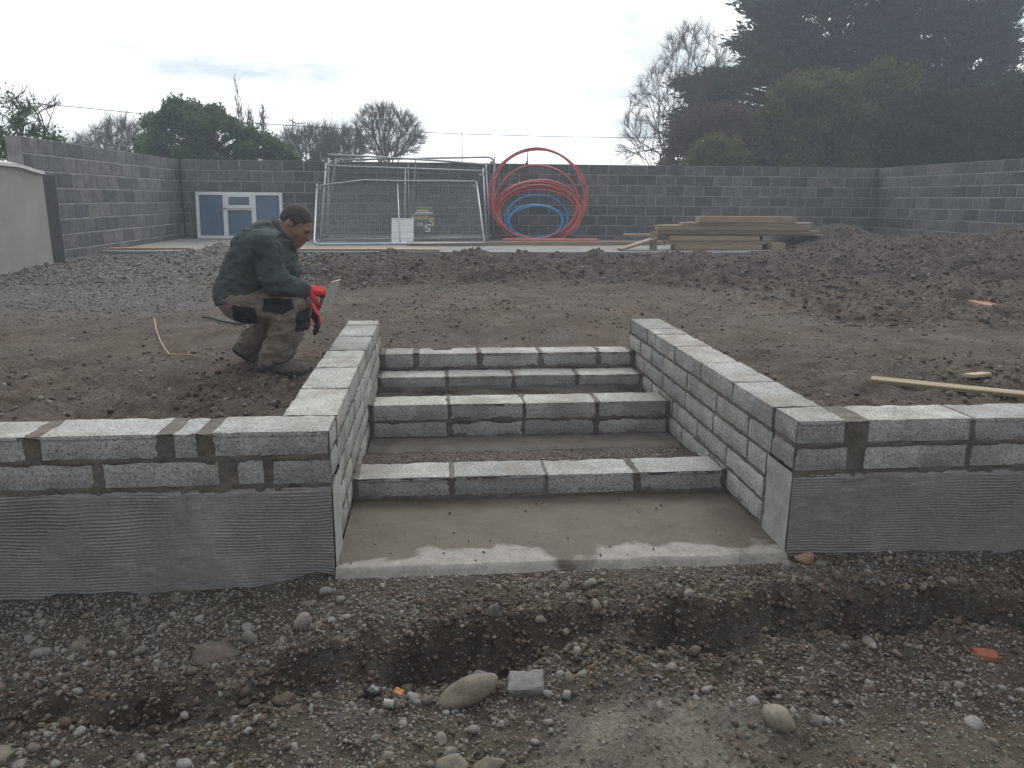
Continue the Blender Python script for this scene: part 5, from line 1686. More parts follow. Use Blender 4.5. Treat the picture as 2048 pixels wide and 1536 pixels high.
# eyes and brows
for s in (-1, 1):
    V, F = ICO[2]
    pchild("eye", mesh_np("eye", H_(0.079, s * 0.029, 0.002) + V * 0.0105, F, True), mat_noise('eye', [(0.3, (0.10, 0.08, 0.07)), (0.7, (0.16, 0.14, 0.13))], 40, 2, 0.3, 0.5, 0.0))
hp = [('e', H_(-0.012, 0, 0.02), (0.1005 * HS, 0.0805 * HS, 0.1045 * HS), HR)]


def hair_cut(P, D):
    q = (P - np.asarray(hed, np.float32)) / HS
    f, s, u = q @ h_f.astype(np.float32), np.abs(q @ h_s.astype(np.float32)), q @ h_u.astype(np.float32)
    # hairline: over the forehead, down in front of the ear, round the nape
    line = np.where(f > 0.052, 0.066 - (s - 0.02) * 0.5, np.where(f > 0.014, -0.030 + (f - 0.014) * 2.4, np.where(f > -0.034, 0.026, -0.058)))
    q9 = P * 70
    line = line + 0.016 * vn3(q9[..., 0], q9[..., 1], q9[..., 2], 31).astype(np.float32)
    D = np.maximum(D, line - u)
    m = np.abs(D) < 0.02
    D = D.copy(); qq = P[m] * 120; D[m] += 0.003 * vn3(qq[:, 0], qq[:, 1], qq[:, 2], 5).astype(np.float32)
    return D


pchild("hair", sdf_mesh("hair", hp, 0.005, post=hair_cut), M['hair'])
for s in (-1, 1):
    mb = MB(); mb.tube([H_(0.082, s * 0.044, 0.018), H_(0.094, s * 0.028, 0.025), H_(0.098, s * 0.012, 0.022)], [0.003, 0.0045, 0.004], 6); pchild("eyebrow", mb.mesh("eyebrow", True), M['hair'])
# --- jacket
sl = Z(845, 770, 1.49)
jk = [limb(nek + (upb - nek) * 0.0, upb, 0.082, 0.095, 0.04), limb(upb - dy * 0.10, che - dy * 0.075, 0.098, 0.138, 0.05), limb(upb + dy * 0.10, che + dy * 0.075, 0.098, 0.138, 0.05),
      limb(che - dy * 0.06, wai - dy * 0.05, 0.138, 0.134, 0.05), limb(che + dy * 0.06, wai + dy * 0.05, 0.138, 0.134, 0.05), limb(wai - dy * 0.04, Z(330, 800, YM) - dy * 0.055, 0.134, 0.138, 0.05), limb(wai + dy * 0.04, Z(330, 800, YM) + dy * 0.055, 0.134, 0.138, 0.05),
      limb(che, Z(600, 600, YM), 0.13, 0.11, 0.06), limb(Z(600, 600, YM), Z(560, 700, YM), 0.11, 0.10, 0.06),
      limb(upb, sh_n, 0.092, 0.080, 0.04), limb(upb, sh_f, 0.092, 0.080, 0.04), limb(sh_n, el_n, 0.080, 0.064, 0.025), limb(el_n, wr_n, 0.064, 0.044, 0.025), limb(sh_f, el_f, 0.080, 0.062, 0.025), limb(el_f, wr_f, 0.066, 0.045, 0.03)]


def jacket_post(P, D):
    D = folds(0.017, 11.0, 4, (0.7, 0.9, 1.5))(P, D)
    D = folds(0.009, 26.0, 6, (0.8, 0.8, 1.4))(P, D)
    # open neck and straight hem
    neckc = sd_cone(P, H_(0.0, 0, -0.03), nek + (upb - nek) * 0.25, 0.062, 0.064)
    D = np.maximum(D, -neckc)
    hem = (P - np.asarray(Z(170, 876, YM), np.float32)) @ np.array((0.34, 0, -0.94), np.float32)
    D = np.where(P[..., 0] < Z(500, 800, YM)[0], np.maximum(D, hem), D)
    up = (P - np.asarray(H_(0, 0, -0.07), np.float32)) @ h_u.astype(np.float32)
    return np.maximum(D, np.where(np.linalg.norm(P - np.asarray(hed, np.float32), axis=-1) < 0.16, up, -1))


jm = sdf_mesh("jacket", jk, 0.0068, post=jacket_post)
jacket = pchild("jacket", jm, M['jacket'])
mb = MB()
ring = []
for k in range(15):
    a = -2.35 + 4.7 * k / 14
    c = nek + (upb - nek) * 0.02
    ring.append(c + h_f * 0.076 * math.cos(a) * 0.9 + h_s * 0.080 * math.sin(a) + h_u * (0.012 - 0.03 * math.cos(a)))
mb.tube(ring, 0.022, 8)
mb.tube([p_ + h_u * 0.02 for p_ in ring], 0.019, 8)
pchild("collar", mb.mesh("collar", True), M['jacket'])
# --- trousers, with black pocket and knee patches
tr = [limb(pel - dy * 0.055, pel + dy * 0.055, 0.124, 0.124, 0.05), limb(hip_n, kn_n, 0.100, 0.080, 0.04), limb(hip_f, kn_f, 0.100, 0.078, 0.04), limb(wai, pel, 0.09, 0.11, 0.05),
      limb(kn_n, Z(655, 1100, 1.51), 0.082, 0.082, 0.015), limb(Z(655, 1100, 1.51), an_n, 0.082, 0.086, 0.02), limb(kn_f, Z(520, 1075, 1.82), 0.08, 0.074, 0.015), limb(Z(520, 1075, 1.82), an_f, 0.074, 0.066, 0.02)]


def tr_post(P, D):
    D = folds(0.017, 13.0, 14, (0.8, 0.8, 1.5))(P, D)
    D = folds(0.010, 28.0, 16, (0.7, 0.7, 1.5))(P, D)
    hem = (P - np.asarray(Z(600, 1328, 1.52), np.float32)) @ np.array((0.35, 0, -1), np.float32)
    D = np.where(P[..., 1] < 1.66, np.maximum(D, np.where(P[..., 2] < 0.62, hem, -1)), D)
    return D


tm = sdf_mesh("trousers", tr, 0.0062, post=tr_post)
trousers = pchild("trousers", tm, [M['trousers'], M['patch']])
nv = len(tm.polygons); ctr = np.zeros(nv * 3, np.float32); tm.polygons.foreach_get("center", ctr); ctr = ctr.reshape(-1, 3)


def inpoly(C, pts, Y):
    w = np.array([Z(x, y, Y) for x, y in pts])[:, [0, 2]]
    p = C[:, [0, 2]]; r = np.zeros(len(C), bool); j = len(w) - 1
    for i in range(len(w)):
        cond = ((w[i, 1] > p[:, 1]) != (w[j, 1] > p[:, 1])) & (p[:, 0] < (w[j, 0] - w[i, 0]) * (p[:, 1] - w[i, 1]) / (w[j, 1] - w[i, 1] + 1e-9) + w[i, 0])
        r ^= cond; j = i
    return r


patch = np.zeros(nv, bool)
nearside = ctr[:, 1] < 1.56
for pts in ([(255, 880), (430, 900), (440, 1030), (240, 1030)], [(490, 830), (700, 835), (735, 900), (640, 950), (480, 930)], [(745, 940), (840, 900), (830, 1000), (790, 1095), (735, 1085)]):
    patch |= inpoly(ctr, pts, 1.45) & nearside
tm.polygons.foreach_set("material_index", patch.astype(np.int32))
# --- boots
for (a, h_, t_, tag_) in ((an_n, heel_n, toe_n, 0), (an_f, heel_f, toe_f, 1)):
    bt = [limb(a + np.array((0, 0, 0.05)), a, 0.05, 0.056, 0.02), limb(a, h_, 0.056, 0.047, 0.03), limb(h_, t_, 0.046, 0.040, 0.03), limb(a, (h_ + t_) / 2, 0.05, 0.045, 0.03)]
    ax = (t_ - h_); ax /= np.linalg.norm(ax)
    side_ = np.array((0, 1.0, 0)); dn = np.cross(ax, side_); dn = dn if dn[2] < 0 else -dn
    lvl = float(max((h_ @ dn), (t_ @ dn))) + 0.030

    def sole_cut(P, D, dn=dn, lvl=lvl): return np.maximum(D, (P @ dn.astype(np.float32)) - lvl)
    b_o = pchild("boot", sdf_mesh("boot", bt, 0.006, post=sole_cut), M['boot'])
    sb_ = [limb(h_ + dn * 0.022, t_ + dn * 0.022, 0.050, 0.043, 0.02)]

    def sole_band(P, D, dn=dn, lvl=lvl):
        q = P @ dn.astype(np.float32)
        return np.maximum(D, np.maximum(q - lvl - 0.012, lvl - 0.008 - q))
    so = obj("sole", sdf_mesh("sole", sb_, 0.005, post=sole_band), M['boot_sole'])
    so.parent = b_o
# --- gloves
for (Hp, wr, fw, pl, tips) in ((HN, wr_n, hn_f, hn_p, tips_n), (HF, wr_f, hf_f, hf_p, tips_f)):
    fw = fw / np.linalg.norm(fw); pl = np.asarray(pl, float) - fw * fw.dot(pl); pl /= np.linalg.norm(pl)
    w0 = Hp[0][1]
    gm = sdf_mesh("glove", Hp + [('c', (Hp[0][1] + Hp[3][1]) / 2 - fw * 0.022, (Hp[0][1] + Hp[3][1]) / 2, 0.030, 0.026, 0.015)], 0.0030, k=0.008)
    n_ = len(gm.polygons); c_ = np.zeros(n_ * 3, np.float32); gm.polygons.foreach_get("center", c_); c_ = c_.reshape(-1, 3)
    nn_ = np.zeros(n_ * 3, np.float32); gm.polygons.foreach_get("normal", nn_); nn_ = nn_.reshape(-1, 3)
    dpt = np.min([np.linalg.norm(c_ - t, axis=1) for t in tips], axis=0)
    blk = (nn_ @ pl > 0.25) | (dpt < 0.034)
    pchild("glove", gm, [M['glove'], M['glove_palm']])
    gm.polygons.foreach_set("material_index", blk.astype(np.int32))

# --- plastering trowel held in the near hand
tw = empty("trowel", tuple(Z(985, 850, 1.50)))
tag(tw, "flat steel plastering trowel held in the man's red glove", "trowel")
A0, B0 = Z(1076, 686, 1.53), Z(1000, 918, 1.50)
A1, B1 = Z(1006, 706, 1.41), Z(916, 938, 1.39)
n = np.cross(A1 - A0, B0 - A0); n /= np.linalg.norm(n)
pl_ = [A0, A1, B1, B0]
mb = MB(); mb.add(pl_ + [p + n * 0.0025 for p in pl_], [(0, 1, 2, 3), (7, 6, 5, 4), (0, 4, 5, 1), (1, 5, 6, 2), (2, 6, 7, 3), (3, 7, 4, 0)])
M['steel'] = mat_noise('trowel_steel', [(0.3, (0.42, 0.42, 0.41)), (0.7, (0.62, 0.62, 0.60))], 22, 6, 0.42, 0.5, 0.2, 60, 0.002, metal=0.6)
obj("blade", mb.mesh("blade"), M['steel'], tw)
gr = (th_n + tips_n[0] + tips_n[1] + tips_n[2]) / 4
ctr_b = (A0 + A1 + B0 + B1) / 4
ax = (A0 - B0) / np.linalg.norm(A0 - B0)
g0 = HN[2][2] * 0.45 + tips_n[1] * 0.55
mb = MB(); mb.tube([g0 - ax * 0.06, g0 + ax * 0.06], 0.0125, 8); obj("handle", mb.mesh("handle", True), M['wood'], tw)
mb = MB(); mb.tube([g0 + ax * 0.055, g0 + ax * 0.07 + (ctr_b - g0) * 0.4, ctr_b + ax * 0.03], 0.005, 6); obj("shank", mb.mesh("shank", True), M['steel'], tw)

# ================================================================== TREES BEYOND THE WALLS
def frustums(A, B, ra, rb, n):
    A, B = np.asarray(A, float), np.asarray(B, float)
    d = B - A; L = np.linalg.norm(d, axis=1) + 1e-9; d = d / L[:, None]
    ref = np.where(np.abs(d[:, 2:3]) < 0.9, np.array([[0, 0, 1.0]]), np.array([[1.0, 0, 0]]))
    u = np.cross(d, ref); u /= np.linalg.norm(u, axis=1)[:, None]; v = np.cross(d, u)
    an = np.arange(n) * 2 * np.pi / n
    ring = np.cos(an)[None, :, None] * u[:, None] + np.sin(an)[None, :, None] * v[:, None]
    V = np.concatenate([A[:, None] + ring * np.asarray(ra)[:, None, None], B[:, None] + ring * np.asarray(rb)[:, None, None]], 1)
    k = np.arange(n); l = (k + 1) % n
    F = np.stack([k, l, l + n, k + n], -1)[None] + (np.arange(len(A)) * 2 * n)[:, None, None]
    return V.reshape(-1, 3), F.reshape(-1, 4)


def in_poly(px, py, poly):
    r = np.zeros(len(px), bool); j = len(poly) - 1
    for i in range(len(poly)):
        xi, yi = poly[i]; xj, yj = poly[j]
        r ^= ((yi > py) != (yj > py)) & (px < (xj - xi) * (py - yi) / (yj - yi + 1e-9) + xi); j = i
    return r


def sample_poly(poly, n, rs, bias=None):
    p = np.array(poly, float); lo, hi = p.min(0), p.max(0); out = np.zeros((0, 2))
    while len(out) < n:
        q = rs.uniform(lo, hi, (n * 3, 2)); q = q[in_poly(q[:, 0], q[:, 1], poly)]
        out = np.concatenate([out, q])
    return out[:n]


def crown_points(poly, Y, depth, n, rs):
    """points through a crown whose outline, seen from the yard, is poly; thinner in depth towards its sides"""
    q = sample_poly(poly, n, rs)
    c = q.mean(0); ext = np.abs(q - c).max(0)
    k = np.clip(1 - ((q[:, 0] - c[0]) / ext[0]) ** 2, 0.15, 1) ** 0.5
    ys = Y + depth * k * rs.uniform(-1, 1, n)
    return np.array([ony(a, b, y) for (a, b), y in zip(q, ys)])


M['bark'] = mat_noise('bark', [(0.3, (0.05, 0.042, 0.036)), (0.7, (0.10, 0.088, 0.078))], 12, 6, 0.95, 0.2, 0.5, 40, 0.01)
M['twig'] = mat_noise('twig', [(0.3, (0.055, 0.043, 0.037)), (0.7, (0.095, 0.075, 0.066))], 3, 4, 0.95, 0.2, 0.0)


def bare_tree(name, label, base, poly, Y, depth, seed, n=420, tip=0.006, twigs=3, twig_len=0.35, group=None, droop=0.0, forks=None):
    rs = np.random.RandomState(seed)
    base = np.asarray(base, float)
    T = crown_points(poly, Y, depth, n, rs)
    T = T[np.argsort(np.linalg.norm(T - base, axis=1) * rs.uniform(0.85, 1.15, n))]
    nodes = [base]; par = [-1]
    top = T[:, 2].max()
    first = T[np.argsort(np.abs(T[:, 2] - (base[2] * 0.6 + top * 0.4)))[:1]][0] if forks is None else None
    if forks is None:
        # main limbs fan out from a short trunk to the far side of the crown
        st = base + np.array((0, 0, 1)) * (top - base[2]) * 0.16
        nodes += [base + (st - base) * 0.5, st]; par += [0, 1]
        far = T[np.argsort(-np.linalg.norm(T - base, axis=1))[:max(8, n // 5)]]
        ang = np.arctan2(far[:, 0] - base[0], far[:, 2] - base[2]); far = far[np.argsort(ang)]
        for p in far[np.linspace(0, len(far) - 1, max(3, min(9, n // 30))).astype(int)]:
            prev = 2; a = st
            bow = np.array((-(p - st)[0] * 0.10, 0, np.linalg.norm(p - st) * 0.06))
            for t in np.linspace(0.15, 1, 7):
                nodes.append(a + (p - a) * t + bow * math.sin(math.pi * t) + rs.normal(0, 0.012, 3) * np.linalg.norm(p - a) * 0.3); par.append(prev); prev = len(nodes) - 1
    else:
        for fk in forks:
            prev = 0
            for p in fk:
                a = nodes[prev]
                for t in (0.5, 1.0):
                    nodes.append(a + (np.asarray(p) - a) * t + rs.normal(0, 0.02, 3)); par.append(prev); prev = len(nodes) - 1
    depthn = [0] * len(nodes)
    arr = np.zeros((len(nodes) + n * 4, 3)); arr[:len(nodes)] = nodes
    cnt = len(nodes)
    dirs = np.zeros_like(arr); dirs[:, 2] = 1.0
    for i in range(1, cnt):
        v_ = arr[i] - arr[par[i]]; dirs[i] = v_ / (np.linalg.norm(v_) + 1e-9)
    for t in T:
        d = t - arr[:cnt]
        dist = np.linalg.norm(d, axis=1)
        cosang = np.einsum('ij,ij->i', d, dirs[:cnt]) / (dist + 1e-6)
        pen = dist * (1 + 1.8 * (1 - cosang)) + 0.5 * np.maximum(0, arr[:cnt, 2] - t[2])
        k = int(np.argmin(pen))
        L = dist[k]
        if L < 0.02: continue
        a = arr[k].copy(); m = 3 if L > 0.5 else 2
        bow = rs.normal(0, 0.035, 3) * L + np.array((0, 0, 0.12 * L - droop * L * 0.1))
        prev = k
        for i in range(1, m + 1):
            s = i / m
            arr[cnt] = a + (t - a) * s + bow * math.sin(math.pi * s) * 0.8; par.append(prev); v_ = arr[cnt] - arr[prev]; dirs[cnt] = v_ / (np.linalg.norm(v_) + 1e-9); prev = cnt; cnt += 1
    N_ = arr[:cnt]; par = np.array(par[:cnt])
    ch = np.bincount(par[par >= 0], minlength=cnt)
    w = np.where(ch == 0, tip ** 2.35, 0.0)
    for i in range(cnt - 1, 0, -1): w[par[i]] += w[i]
    rad = w ** (1 / 2.35)
    e = np.arange(1, cnt)
    A, B, ra, rb = N_[par[e]], N_[e], np.minimum(rad[par[e]], rad[e] * 1.25), rad[e]
    big = rb > tip * 3.0
    root = empty(name, tuple(base)); tag(root, label, "tree", group)
    V, F = frustums(A[big], B[big], ra[big], rb[big], 6)
    obj("trunk", mesh_np("trunk", V, F, True), M['bark'], root)
    # twigs at the tips and along the thin shoots
    thin_i = np.where(~big)[0]
    ta = np.repeat(thin_i, twigs)
    d0 = B[ta] - A[ta]; d0 /= np.linalg.norm(d0, axis=1)[:, None] + 1e-9
    rad_ = B[ta] - (base + np.array((0, 0, 0.3 * (top - base[2])))); rad_ /= np.linalg.norm(rad_, axis=1)[:, None]
    dd = d0 + rad_ * 0.5 + rs.normal(0, 0.36, d0.shape) + np.array((0, 0, 0.2 - droop)); dd /= np.linalg.norm(dd, axis=1)[:, None]
    ln = twig_len * rs.uniform(0.3, 1.0, len(ta))
    s0 = B[ta] + (A[ta] - B[ta]) * rs.uniform(0, 1, len(ta))[:, None]
    mid = s0 + dd * (ln * 0.5)[:, None]
    end = mid + (dd + rs.normal(0, 0.25, dd.shape) - np.array((0, 0, droop * 0.7))) * (ln * 0.5)[:, None]
    A2 = np.concatenate([A[~big], s0, mid]); B2 = np.concatenate([B[~big], mid, end])
    r2a = np.concatenate([ra[~big], np.full(len(s0), tip * 0.8), np.full(len(s0), tip * 0.65)]); r2b = np.concatenate([rb[~big], np.full(len(s0), tip * 0.65), np.full(len(s0), tip * 0.4)])
    V, F = frustums(A2, B2, r2a, r2b, 3)
    obj("crown", mesh_np("crown", V, F), M['twig'], root)
    return root


def mat_leaf(name, a, b_, c):
    m, nt, b = mat_new(name, 0.65, 0.3)
    p, isl = worldpos(nt)
    cc = ramp(nt, isl, [(0.0, a), (0.5, b_), (1.0, c)])
    big = ramp(nt, noise(nt, p, 1.1, 4, 0.6), [(0.35, (0.7, 0.72, 0.75)), (0.65, (1.25, 1.2, 1.1))])
    nt.links.new(mixc(nt, 1.0, cc, big, 'MULTIPLY'), b.inputs['Base Color'])
    tr_ = nt.nodes.new("ShaderNodeBsdfTranslucent"); ms_ = nt.nodes.new("ShaderNodeMixShader"); ms_.inputs[0].default_value = 0.35
    nt.links.new(mixc(nt, 1.0, cc, big, 'MULTIPLY'), tr_.inputs[0])
    out_ = [q for q in nt.nodes if q.type == 'OUTPUT_MATERIAL'][0]
    nt.links.new(b.outputs[0], ms_.inputs[1]); nt.links.new(tr_.outputs[0], ms_.inputs[2]); nt.links.new(ms_.outputs[0], out_.inputs[0])
    return m


M['leaf_dark'] = mat_leaf('cypress_foliage', (0.016, 0.026, 0.02), (0.028, 0.042, 0.030), (0.042, 0.058, 0.038))
M['leaf_green'] = mat_leaf('evergreen_leaves', (0.045, 0.082, 0.028), (0.075, 0.13, 0.048), (0.115, 0.18, 0.072))
M['leaf_yellow'] = mat_leaf('yellow_green_foliage', (0.07, 0.086, 0.022), (0.115, 0.13, 0.036), (0.18, 0.18, 0.055))
M['leaf_brown'] = mat_leaf('brownish_hedge', (0.075, 0.05, 0.034), (0.115, 0.08, 0.054), (0.16, 0.12, 0.08))


def leaves(P, D, size, rs, aspect=0.45):
    """one bent two-face leaf per point: P positions, D preferred directions"""
    n = len(P)
    D = D / (np.linalg.norm(D, axis=1)[:, None] + 1e-9)
    r = rs.normal(size=(n, 3)); S = np.cross(D, r); S /= np.linalg.norm(S, axis=1)[:, None] + 1e-9
    Nn = np.cross(D, S)
    s = size * rs.uniform(0.55, 1.25, n)[:, None]
    v0 = P - D * s * 0.5; v1 = P + S * s * aspect * 0.5 + Nn * s * 0.08; v2 = P + D * s * 0.5 - Nn * s * 0.1; v3 = P - S * s * aspect * 0.5 + Nn * s * 0.08
    V = np.stack([v0, v1, v2, v3], 1).reshape(-1, 3)
    b = np.arange(n) * 4
    F = np.stack([b, b + 1, b + 2, b + 3], -1)
    return V, F


def leafy(name, label, poly, Y, depth, seed, mat, clumps, per, csize, lsize, base_px, aspect=0.45, droop=0.0, flat=0.7, cat="tree", group=None, outward=0.6, edge_clumps=0, trunk_r=0.12, limb_mat='bark', ground_base=0.40, flat_out=1.0, dirn=0.9):
    """a leafy tree or bush: clumps of leaf-sized faces fill a crown with the given outline; limbs run from the trunk to the clumps"""
    rs = np.random.RandomState(seed)
    C = crown_points(poly, Y, depth, clumps, rs)
    if edge_clumps:
        pp = np.array(poly, float); e = []
        for i in range(len(pp) - 1):
            for t in rs.uniform(0, 1, edge_clumps): e.append(pp[i] + (pp[i + 1] - pp[i]) * t)
        C = np.concatenate([C, np.array([ony(a, b, Y + depth * 0.4 * rs.uniform(-1, 1)) for a, b in e])])
    mid = C.mean(0)
    base = ony(base_px[0], base_px[1], Y); base[2] = ground_base
    n = len(C) * per
    ci = np.repeat(np.arange(len(C)), per)
    cs = csize * rs.uniform(0.6, 1.3, len(C))
    g = rs.normal(size=(n, 3)); g /= np.linalg.norm(g, axis=1)[:, None]
    rad = rs.uniform(0, 1, n) ** 0.55
    out = C - np.array((mid[0], mid[1], base[2] * 0.4 + mid[2] * 0.6)); out /= np.linalg.norm(out, axis=1)[:, None] + 1e-9
    out[:, 2] *= flat_out; out /= np.linalg.norm(out, axis=1)[:, None] + 1e-9
    loc = g * rad[:, None] * np.array((1, 1, flat))
    loc = loc + out[ci] * (rs.uniform(-0.4, 1.0, n) * outward)[:, None]
    P = C[ci] + loc * cs[ci][:, None]
    P[:, 2] -= droop * np.linalg.norm(loc[:, :2], axis=1) * cs[ci] * 0.4
    Dr = loc * 0.6 + out[ci] * 0.7 + rs.normal(0, dirn, (n, 3)) - np.array((0, 0, droop))
    V, F = leaves(P, Dr, lsize, rs, aspect)
    root = empty(name, tuple(base)); tag(root, label, cat, group)
    obj("crown", mesh_np("crown", V, F), M[mat], root)
    # trunk and limbs
    trunk_top = np.array((base[0], base[1], base[2] + (C[:, 2].max() - base[2]) * 0.8))
    hs = np.linspace(0, 1, 7)
    A = [base + (trunk_top - base) * t for t in hs[:-1]]; B = [base + (trunk_top - base) * t for t in hs[1:]]
    ra = [trunk_r * (1 - 0.8 * t) for t in hs[:-1]]; rb = [trunk_r * (1 - 0.8 * t) for t in hs[1:]]
    for c in C[::2]:
        t = np.clip((c[2] - base[2]) / (trunk_top[2] - base[2] + 1e-6) - 0.18, 0.05, 0.98)
        s = base + (trunk_top - base) * t
        m_ = (s + c) / 2 + np.array((0, 0, 0.08 * np.linalg.norm(c - s)))
        A += [s, m_]; B += [m_, c]; r0 = trunk_r * 0.25 * (1 - 0.6 * t); ra += [r0, r0 * 0.6]; rb += [r0 * 0.6, r0 * 0.2]
    V, F = frustums(np.array(A), np.array(B), np.array(ra), np.array(rb), 5)
    obj("trunk", mesh_np("trunk", V, F, True), M[limb_mat], root)
    return root


G_B = "bare trees beyond the back wall"
# left
leafy("garden_shrub", "dark leafy shrub rising behind the left end of the boundary wall", [(-60, 350), (-60, 190), (0, 225), (20, 200), (45, 205), (60, 235), (75, 262), (100, 275), (118, 278), (118, 300), (60, 350)], 12.3, 0.9, 301, 'leaf_green', 70, 90, 0.22, 0.07, (20, 330), flat=0.8, cat="shrub", trunk_r=0.06)
bare_tree("bare_shrub", "thin arching bare stems sticking out above the left shrub", [*ony(45, 300, 12.2)[:2], 0.4], [(5, 240), (20, 195), (45, 180), (70, 185), (75, 205), (110, 195), (130, 210), (90, 240), (115, 275), (60, 260)], 12.2, 0.7, 302, 60, 0.006, 2, 0.22)
bare_tree("bare_tree", "low dome of bare branches beyond the left corner of the back wall", [*ony(222, 320, 31)[:2], 0.4], [(130, 315), (150, 290), (175, 270), (205, 246), (235, 238), (262, 244), (285, 255), (300, 290), (296, 318)], 31, 2.2, 303, 420, 0.0075, 4, 0.6, G_B)
leafy("evergreen_tree", "broad green evergreen bush showing above the back wall behind the window", [(302, 330), (306, 280), (318, 262), (322, 232), (340, 232), (345, 212), (362, 210), (374, 236), (384, 216), (396, 222), (404, 238), (420, 226), (436, 224), (446, 250), (462, 246), (470, 268), (492, 270), (500, 262), (512, 280), (530, 276), (546, 296), (560, 294), (576, 312), (586, 330)], 20.0, 1.3, 304, 'leaf_green', 150, 120, 0.21, 0.12, (420, 330), aspect=0.5, edge_clumps=5, trunk_r=0.12)
leafy("evergreen_tree", "small round evergreen left of the broad one", [(278, 330), (282, 262), (296, 246), (308, 240), (318, 262), (330, 330)], 22.0, 0.6, 305, 'leaf_green', 34, 110, 0.25, 0.11, (300, 330), aspect=0.5, edge_clumps=3, trunk_r=0.07)
for i, (poly, lab, b) in enumerate((([(468, 152), (480, 190), (498, 250), (505, 300), (485, 300), (470, 215)], "tallest thin bare sapling above the evergreen bush", 490), ([(497, 195), (505, 230), (504, 300), (494, 300), (495, 240)], "middle thin bare sapling above the evergreen bush", 499), ([(524, 205), (534, 232), (534, 300), (522, 300), (519, 240)], "right-hand thin bare sapling above the evergreen bush", 527))):
    bare_tree("bare_sapling", lab, [*ony(b, 320, 24)[:2], 0.4], poly, 24, 0.15, 306 + i, 46, 0.008, 2, 0.35, G_B)
bare_tree("bare_tree", "wide tangle of bare branches just right of the evergreen bush", [*ony(612, 330, 30)[:2], 0.4], [(560, 325), (556, 282), (575, 258), (600, 262), (625, 254), (655, 256), (672, 285), (670, 325)], 30, 1.7, 310, 420, 0.0075, 4, 0.55, G_B)
bare_tree("bare_tree", "bare branches behind the left end of the fence stack", [*ony(690, 330, 31)[:2], 0.4], [(640, 325), (648, 275), (660, 255), (690, 256), (715, 262), (728, 300), (730, 325)], 31, 1.6, 311, 340, 0.0075, 4, 0.55, G_B)
bare_tree("bare_tree", "rounded bare tree with clear trunk behind the fence stack", [*ony(775, 330, 29)[:2], 0.4], [(712, 300), (706, 262), (716, 230), (740, 215), (770, 210), (800, 216), (822, 235), (846, 262), (850, 285), (838, 312), (760, 318)], 29, 2.1, 312, 420, 0.0078, 4, 0.55, G_B)


def fk(Y, *pts): return [ony(a, b, Y) for a, b in pts]


YB = 23.0
bare_tree("birch_tree", "tall leafless birch with fine upright twigs right of the coils", [*ony(1331, 340, YB)[:2], 0.4],
          [(1228, 318), (1250, 270), (1248, 240), (1255, 215), (1280, 170), (1272, 150), (1295, 152), (1320, 120), (1325, 95), (1350, 60), (1365, 40), (1385, 50), (1398, 30), (1420, 55), (1428, 75), (1415, 100), (1445, 75), (1460, 65), (1482, 90), (1478, 120), (1450, 150), (1420, 170), (1400, 215), (1375, 260), (1345, 300), (1300, 325), (1262, 330)],
          YB, 1.3, 320, 560, 0.0042, 5, 0.55, None, 0.15,
          [fk(YB, (1327, 305), (1318, 270), (1303, 215), (1284, 180)), fk(YB, (1338, 300), (1340, 240), (1350, 150), (1358, 100), (1366, 55)), fk(YB + 0.3, (1340, 290), (1370, 225), (1376, 165), (1392, 90), (1400, 45)), fk(YB - 0.3, (1345, 285), (1372, 240), (1430, 150), (1452, 90)), fk(YB, (1320, 308), (1292, 290), (1255, 300))])
G_E = "evergreens beyond the right of the back wall"
cyp = dict(aspect=0.28, flat=0.30, outward=1.25, droop=-0.12, flat_out=0.22, dirn=0.45)
leafy("cypress_tree", "huge dark cypress with layered ragged branches behind the right of the wall",
      [(1590, -160), (1555, -40), (1530, 25), (1560, 55), (1512, 100), (1548, 130), (1498, 158), (1470, 150), (1408, 172), (1415, 190), (1440, 205), (1400, 232), (1395, 255), (1420, 330), (1800, 330), (1800, 150), (1755, 128), (1765, 90), (1745, 60), (1775, 20), (1800, -60), (1790, -160)], 27, 3.0, 330, 'leaf_dark', 400, 220, 0.64, 0.26, (1650, 330), group=G_E, edge_clumps=6, trunk_r=0.5, **cyp)
leafy("cypress_tree", "second dark cypress at the right edge with sky showing beside it",
      [(1800, -160), (1782, -60), (1770, 40), (1790, 90), (1770, 140), (1780, 330), (2160, 330), (2160, 190), (2080, 160), (2000, 190), (1975, 160), (2010, 100), (1985, 60), (2015, 10), (2000, -60), (1990, -160)], 28, 2.8, 331, 'leaf_dark', 400, 230, 0.68, 0.26, (1880, 330), group=G_E, edge_clumps=6, trunk_r=0.45, **cyp)
leafy("conifer_shrub", "yellow-green feathery conifer in front of the big cypress", [(1528, 340), (1540, 270), (1532, 235), (1560, 215), (1552, 190), (1585, 178), (1596, 160), (1622, 172), (1648, 150), (1662, 172), (1690, 168), (1698, 205), (1725, 225), (1715, 260), (1728, 340)], 20, 1.3, 332, 'leaf_yellow', 120, 150, 0.36, 0.14, (1620, 330), aspect=0.4, flat=0.6, group=G_E, edge_clumps=5, cat="shrub", trunk_r=0.09)
leafy("conifer_shrub", "olive conifer just right of the yellow-green one", [(1690, 340), (1700, 230), (1690, 200), (1722, 185), (1728, 160), (1752, 165), (1768, 135), (1795, 158), (1822, 150), (1820, 195), (1850, 215), (1840, 340)], 21, 1.2, 333, 'leaf_yellow', 100, 140, 0.38, 0.14, (1750, 330), aspect=0.4, flat=0.6, group=G_E, edge_clumps=5, cat="shrub", trunk_r=0.09)
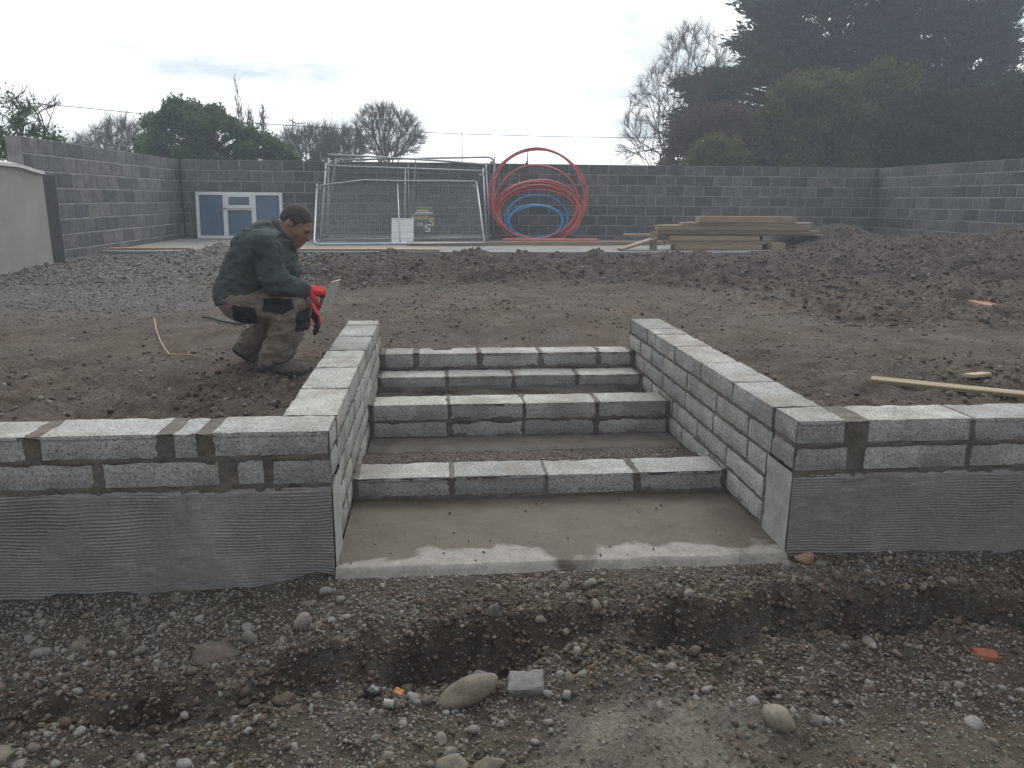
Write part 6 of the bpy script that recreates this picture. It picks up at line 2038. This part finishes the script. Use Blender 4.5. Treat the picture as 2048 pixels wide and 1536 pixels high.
leafy("hedge_tree", "brownish thicket sloping down to the left beside the birch", [(1335, 340), (1340, 300), (1370, 262), (1405, 232), (1450, 222), (1500, 235), (1545, 250), (1560, 340)], 21.5, 1.2, 334, 'leaf_brown', 110, 150, 0.34, 0.13, (1450, 330), aspect=0.35, flat=0.8, edge_clumps=4, cat="hedge", trunk_r=0.08)
leafy("hedge_tree", "low yellowish bush peeping over the wall below the birch", [(1378, 345), (1385, 305), (1420, 285), (1460, 282), (1490, 310), (1500, 345)], 18.5, 0.6, 335, 'leaf_yellow', 40, 120, 0.22, 0.10, (1440, 335), aspect=0.35, flat=0.8, edge_clumps=2, cat="shrub", trunk_r=0.05)
leafy("hedge_tree", "dark evergreen thicket over the right boundary wall", [(1790, 345), (1795, 230), (1840, 190), (1900, 215), (1950, 195), (2010, 170), (2080, 150), (2160, 160), (2160, 345)], 18.6, 1.2, 336, 'leaf_dark', 200, 150, 0.38, 0.15, (1950, 330), aspect=0.3, flat=0.7, group=G_E, edge_clumps=4, cat="hedge", trunk_r=0.1)

# ------------------------------------------------------------------ overhead line, mast and aerial pole
Pc = [ony(x, y, 27.0 + (x + 300) * 0.004) for x, y in ((-300, 172), (0, 201), (160, 215), (320, 231), (500, 246), (700, 258), (925, 268), (1100, 273), (1240, 275), (1400, 273), (1600, 266))]
mb = MB(); mb.tube(Pc, 0.014, 5)
tag(obj("overhead_cable", mb.mesh("overhead_cable", True), M['cable']), "thin overhead cable crossing the sky above the back wall", "cable")
a, b = ony(924, 246, 30), ony(924, 330, 30); b[2] = 0.4
mb = MB(); mb.tube([b, a], [0.03, 0.015], 6)
tag(obj("mast", mb.mesh("mast", True), M['galv_dull']), "thin grey mast standing beyond the wall, right of the bare tree", "mast")
ap = empty("aerial_pole", tuple(ony(585, 330, 30))); ap.location.z = 0.4
tag(ap, "thin pole with short aerial crossbars beyond the evergreen bush", "pole")
a, b = ony(585, 237, 30), ony(585, 330, 30); b[2] = 0.4
mb = MB(); mb.tube([b, a], [0.04, 0.025], 6); obj("pole", mb.mesh("pole", True), M['galv_dull'], ap)
for (x0, y0, x1, y1) in ((577, 239, 592, 246), (590, 248, 606, 246), (578, 250, 594, 252)):
    mb = MB(); mb.tube([ony(x0, y0, 30), ony(x1, y1, 30)], 0.022, 5); obj("crossbar", mb.mesh("crossbar", True), M['galv_dull'], ap)

# ================================================================== HAZE: thin bluish air volume added over the yard, approximating lens veil
HAZE_DENSITY = 0.0048
mb = MB(); mb.box(-84, 84, -84, 84, -1.5, 13.6)
hz = obj("haze", mb.mesh("haze"))
hm_ = bpy.data.materials.new("haze_air"); hm_.use_nodes = True
t_ = hm_.node_tree
for nd in list(t_.nodes): t_.nodes.remove(nd)
o_ = t_.nodes.new("ShaderNodeOutputMaterial"); pv = t_.nodes.new("ShaderNodeVolumePrincipled")
pv.inputs['Color'].default_value = (0.78, 0.89, 1.0, 1); pv.inputs['Density'].default_value = HAZE_DENSITY; pv.inputs['Anisotropy'].default_value = 0.3
t_.links.new(pv.outputs[0], o_.inputs['Volume'])
hz.data.materials.append(hm_)
tag(hz, kind="stuff")
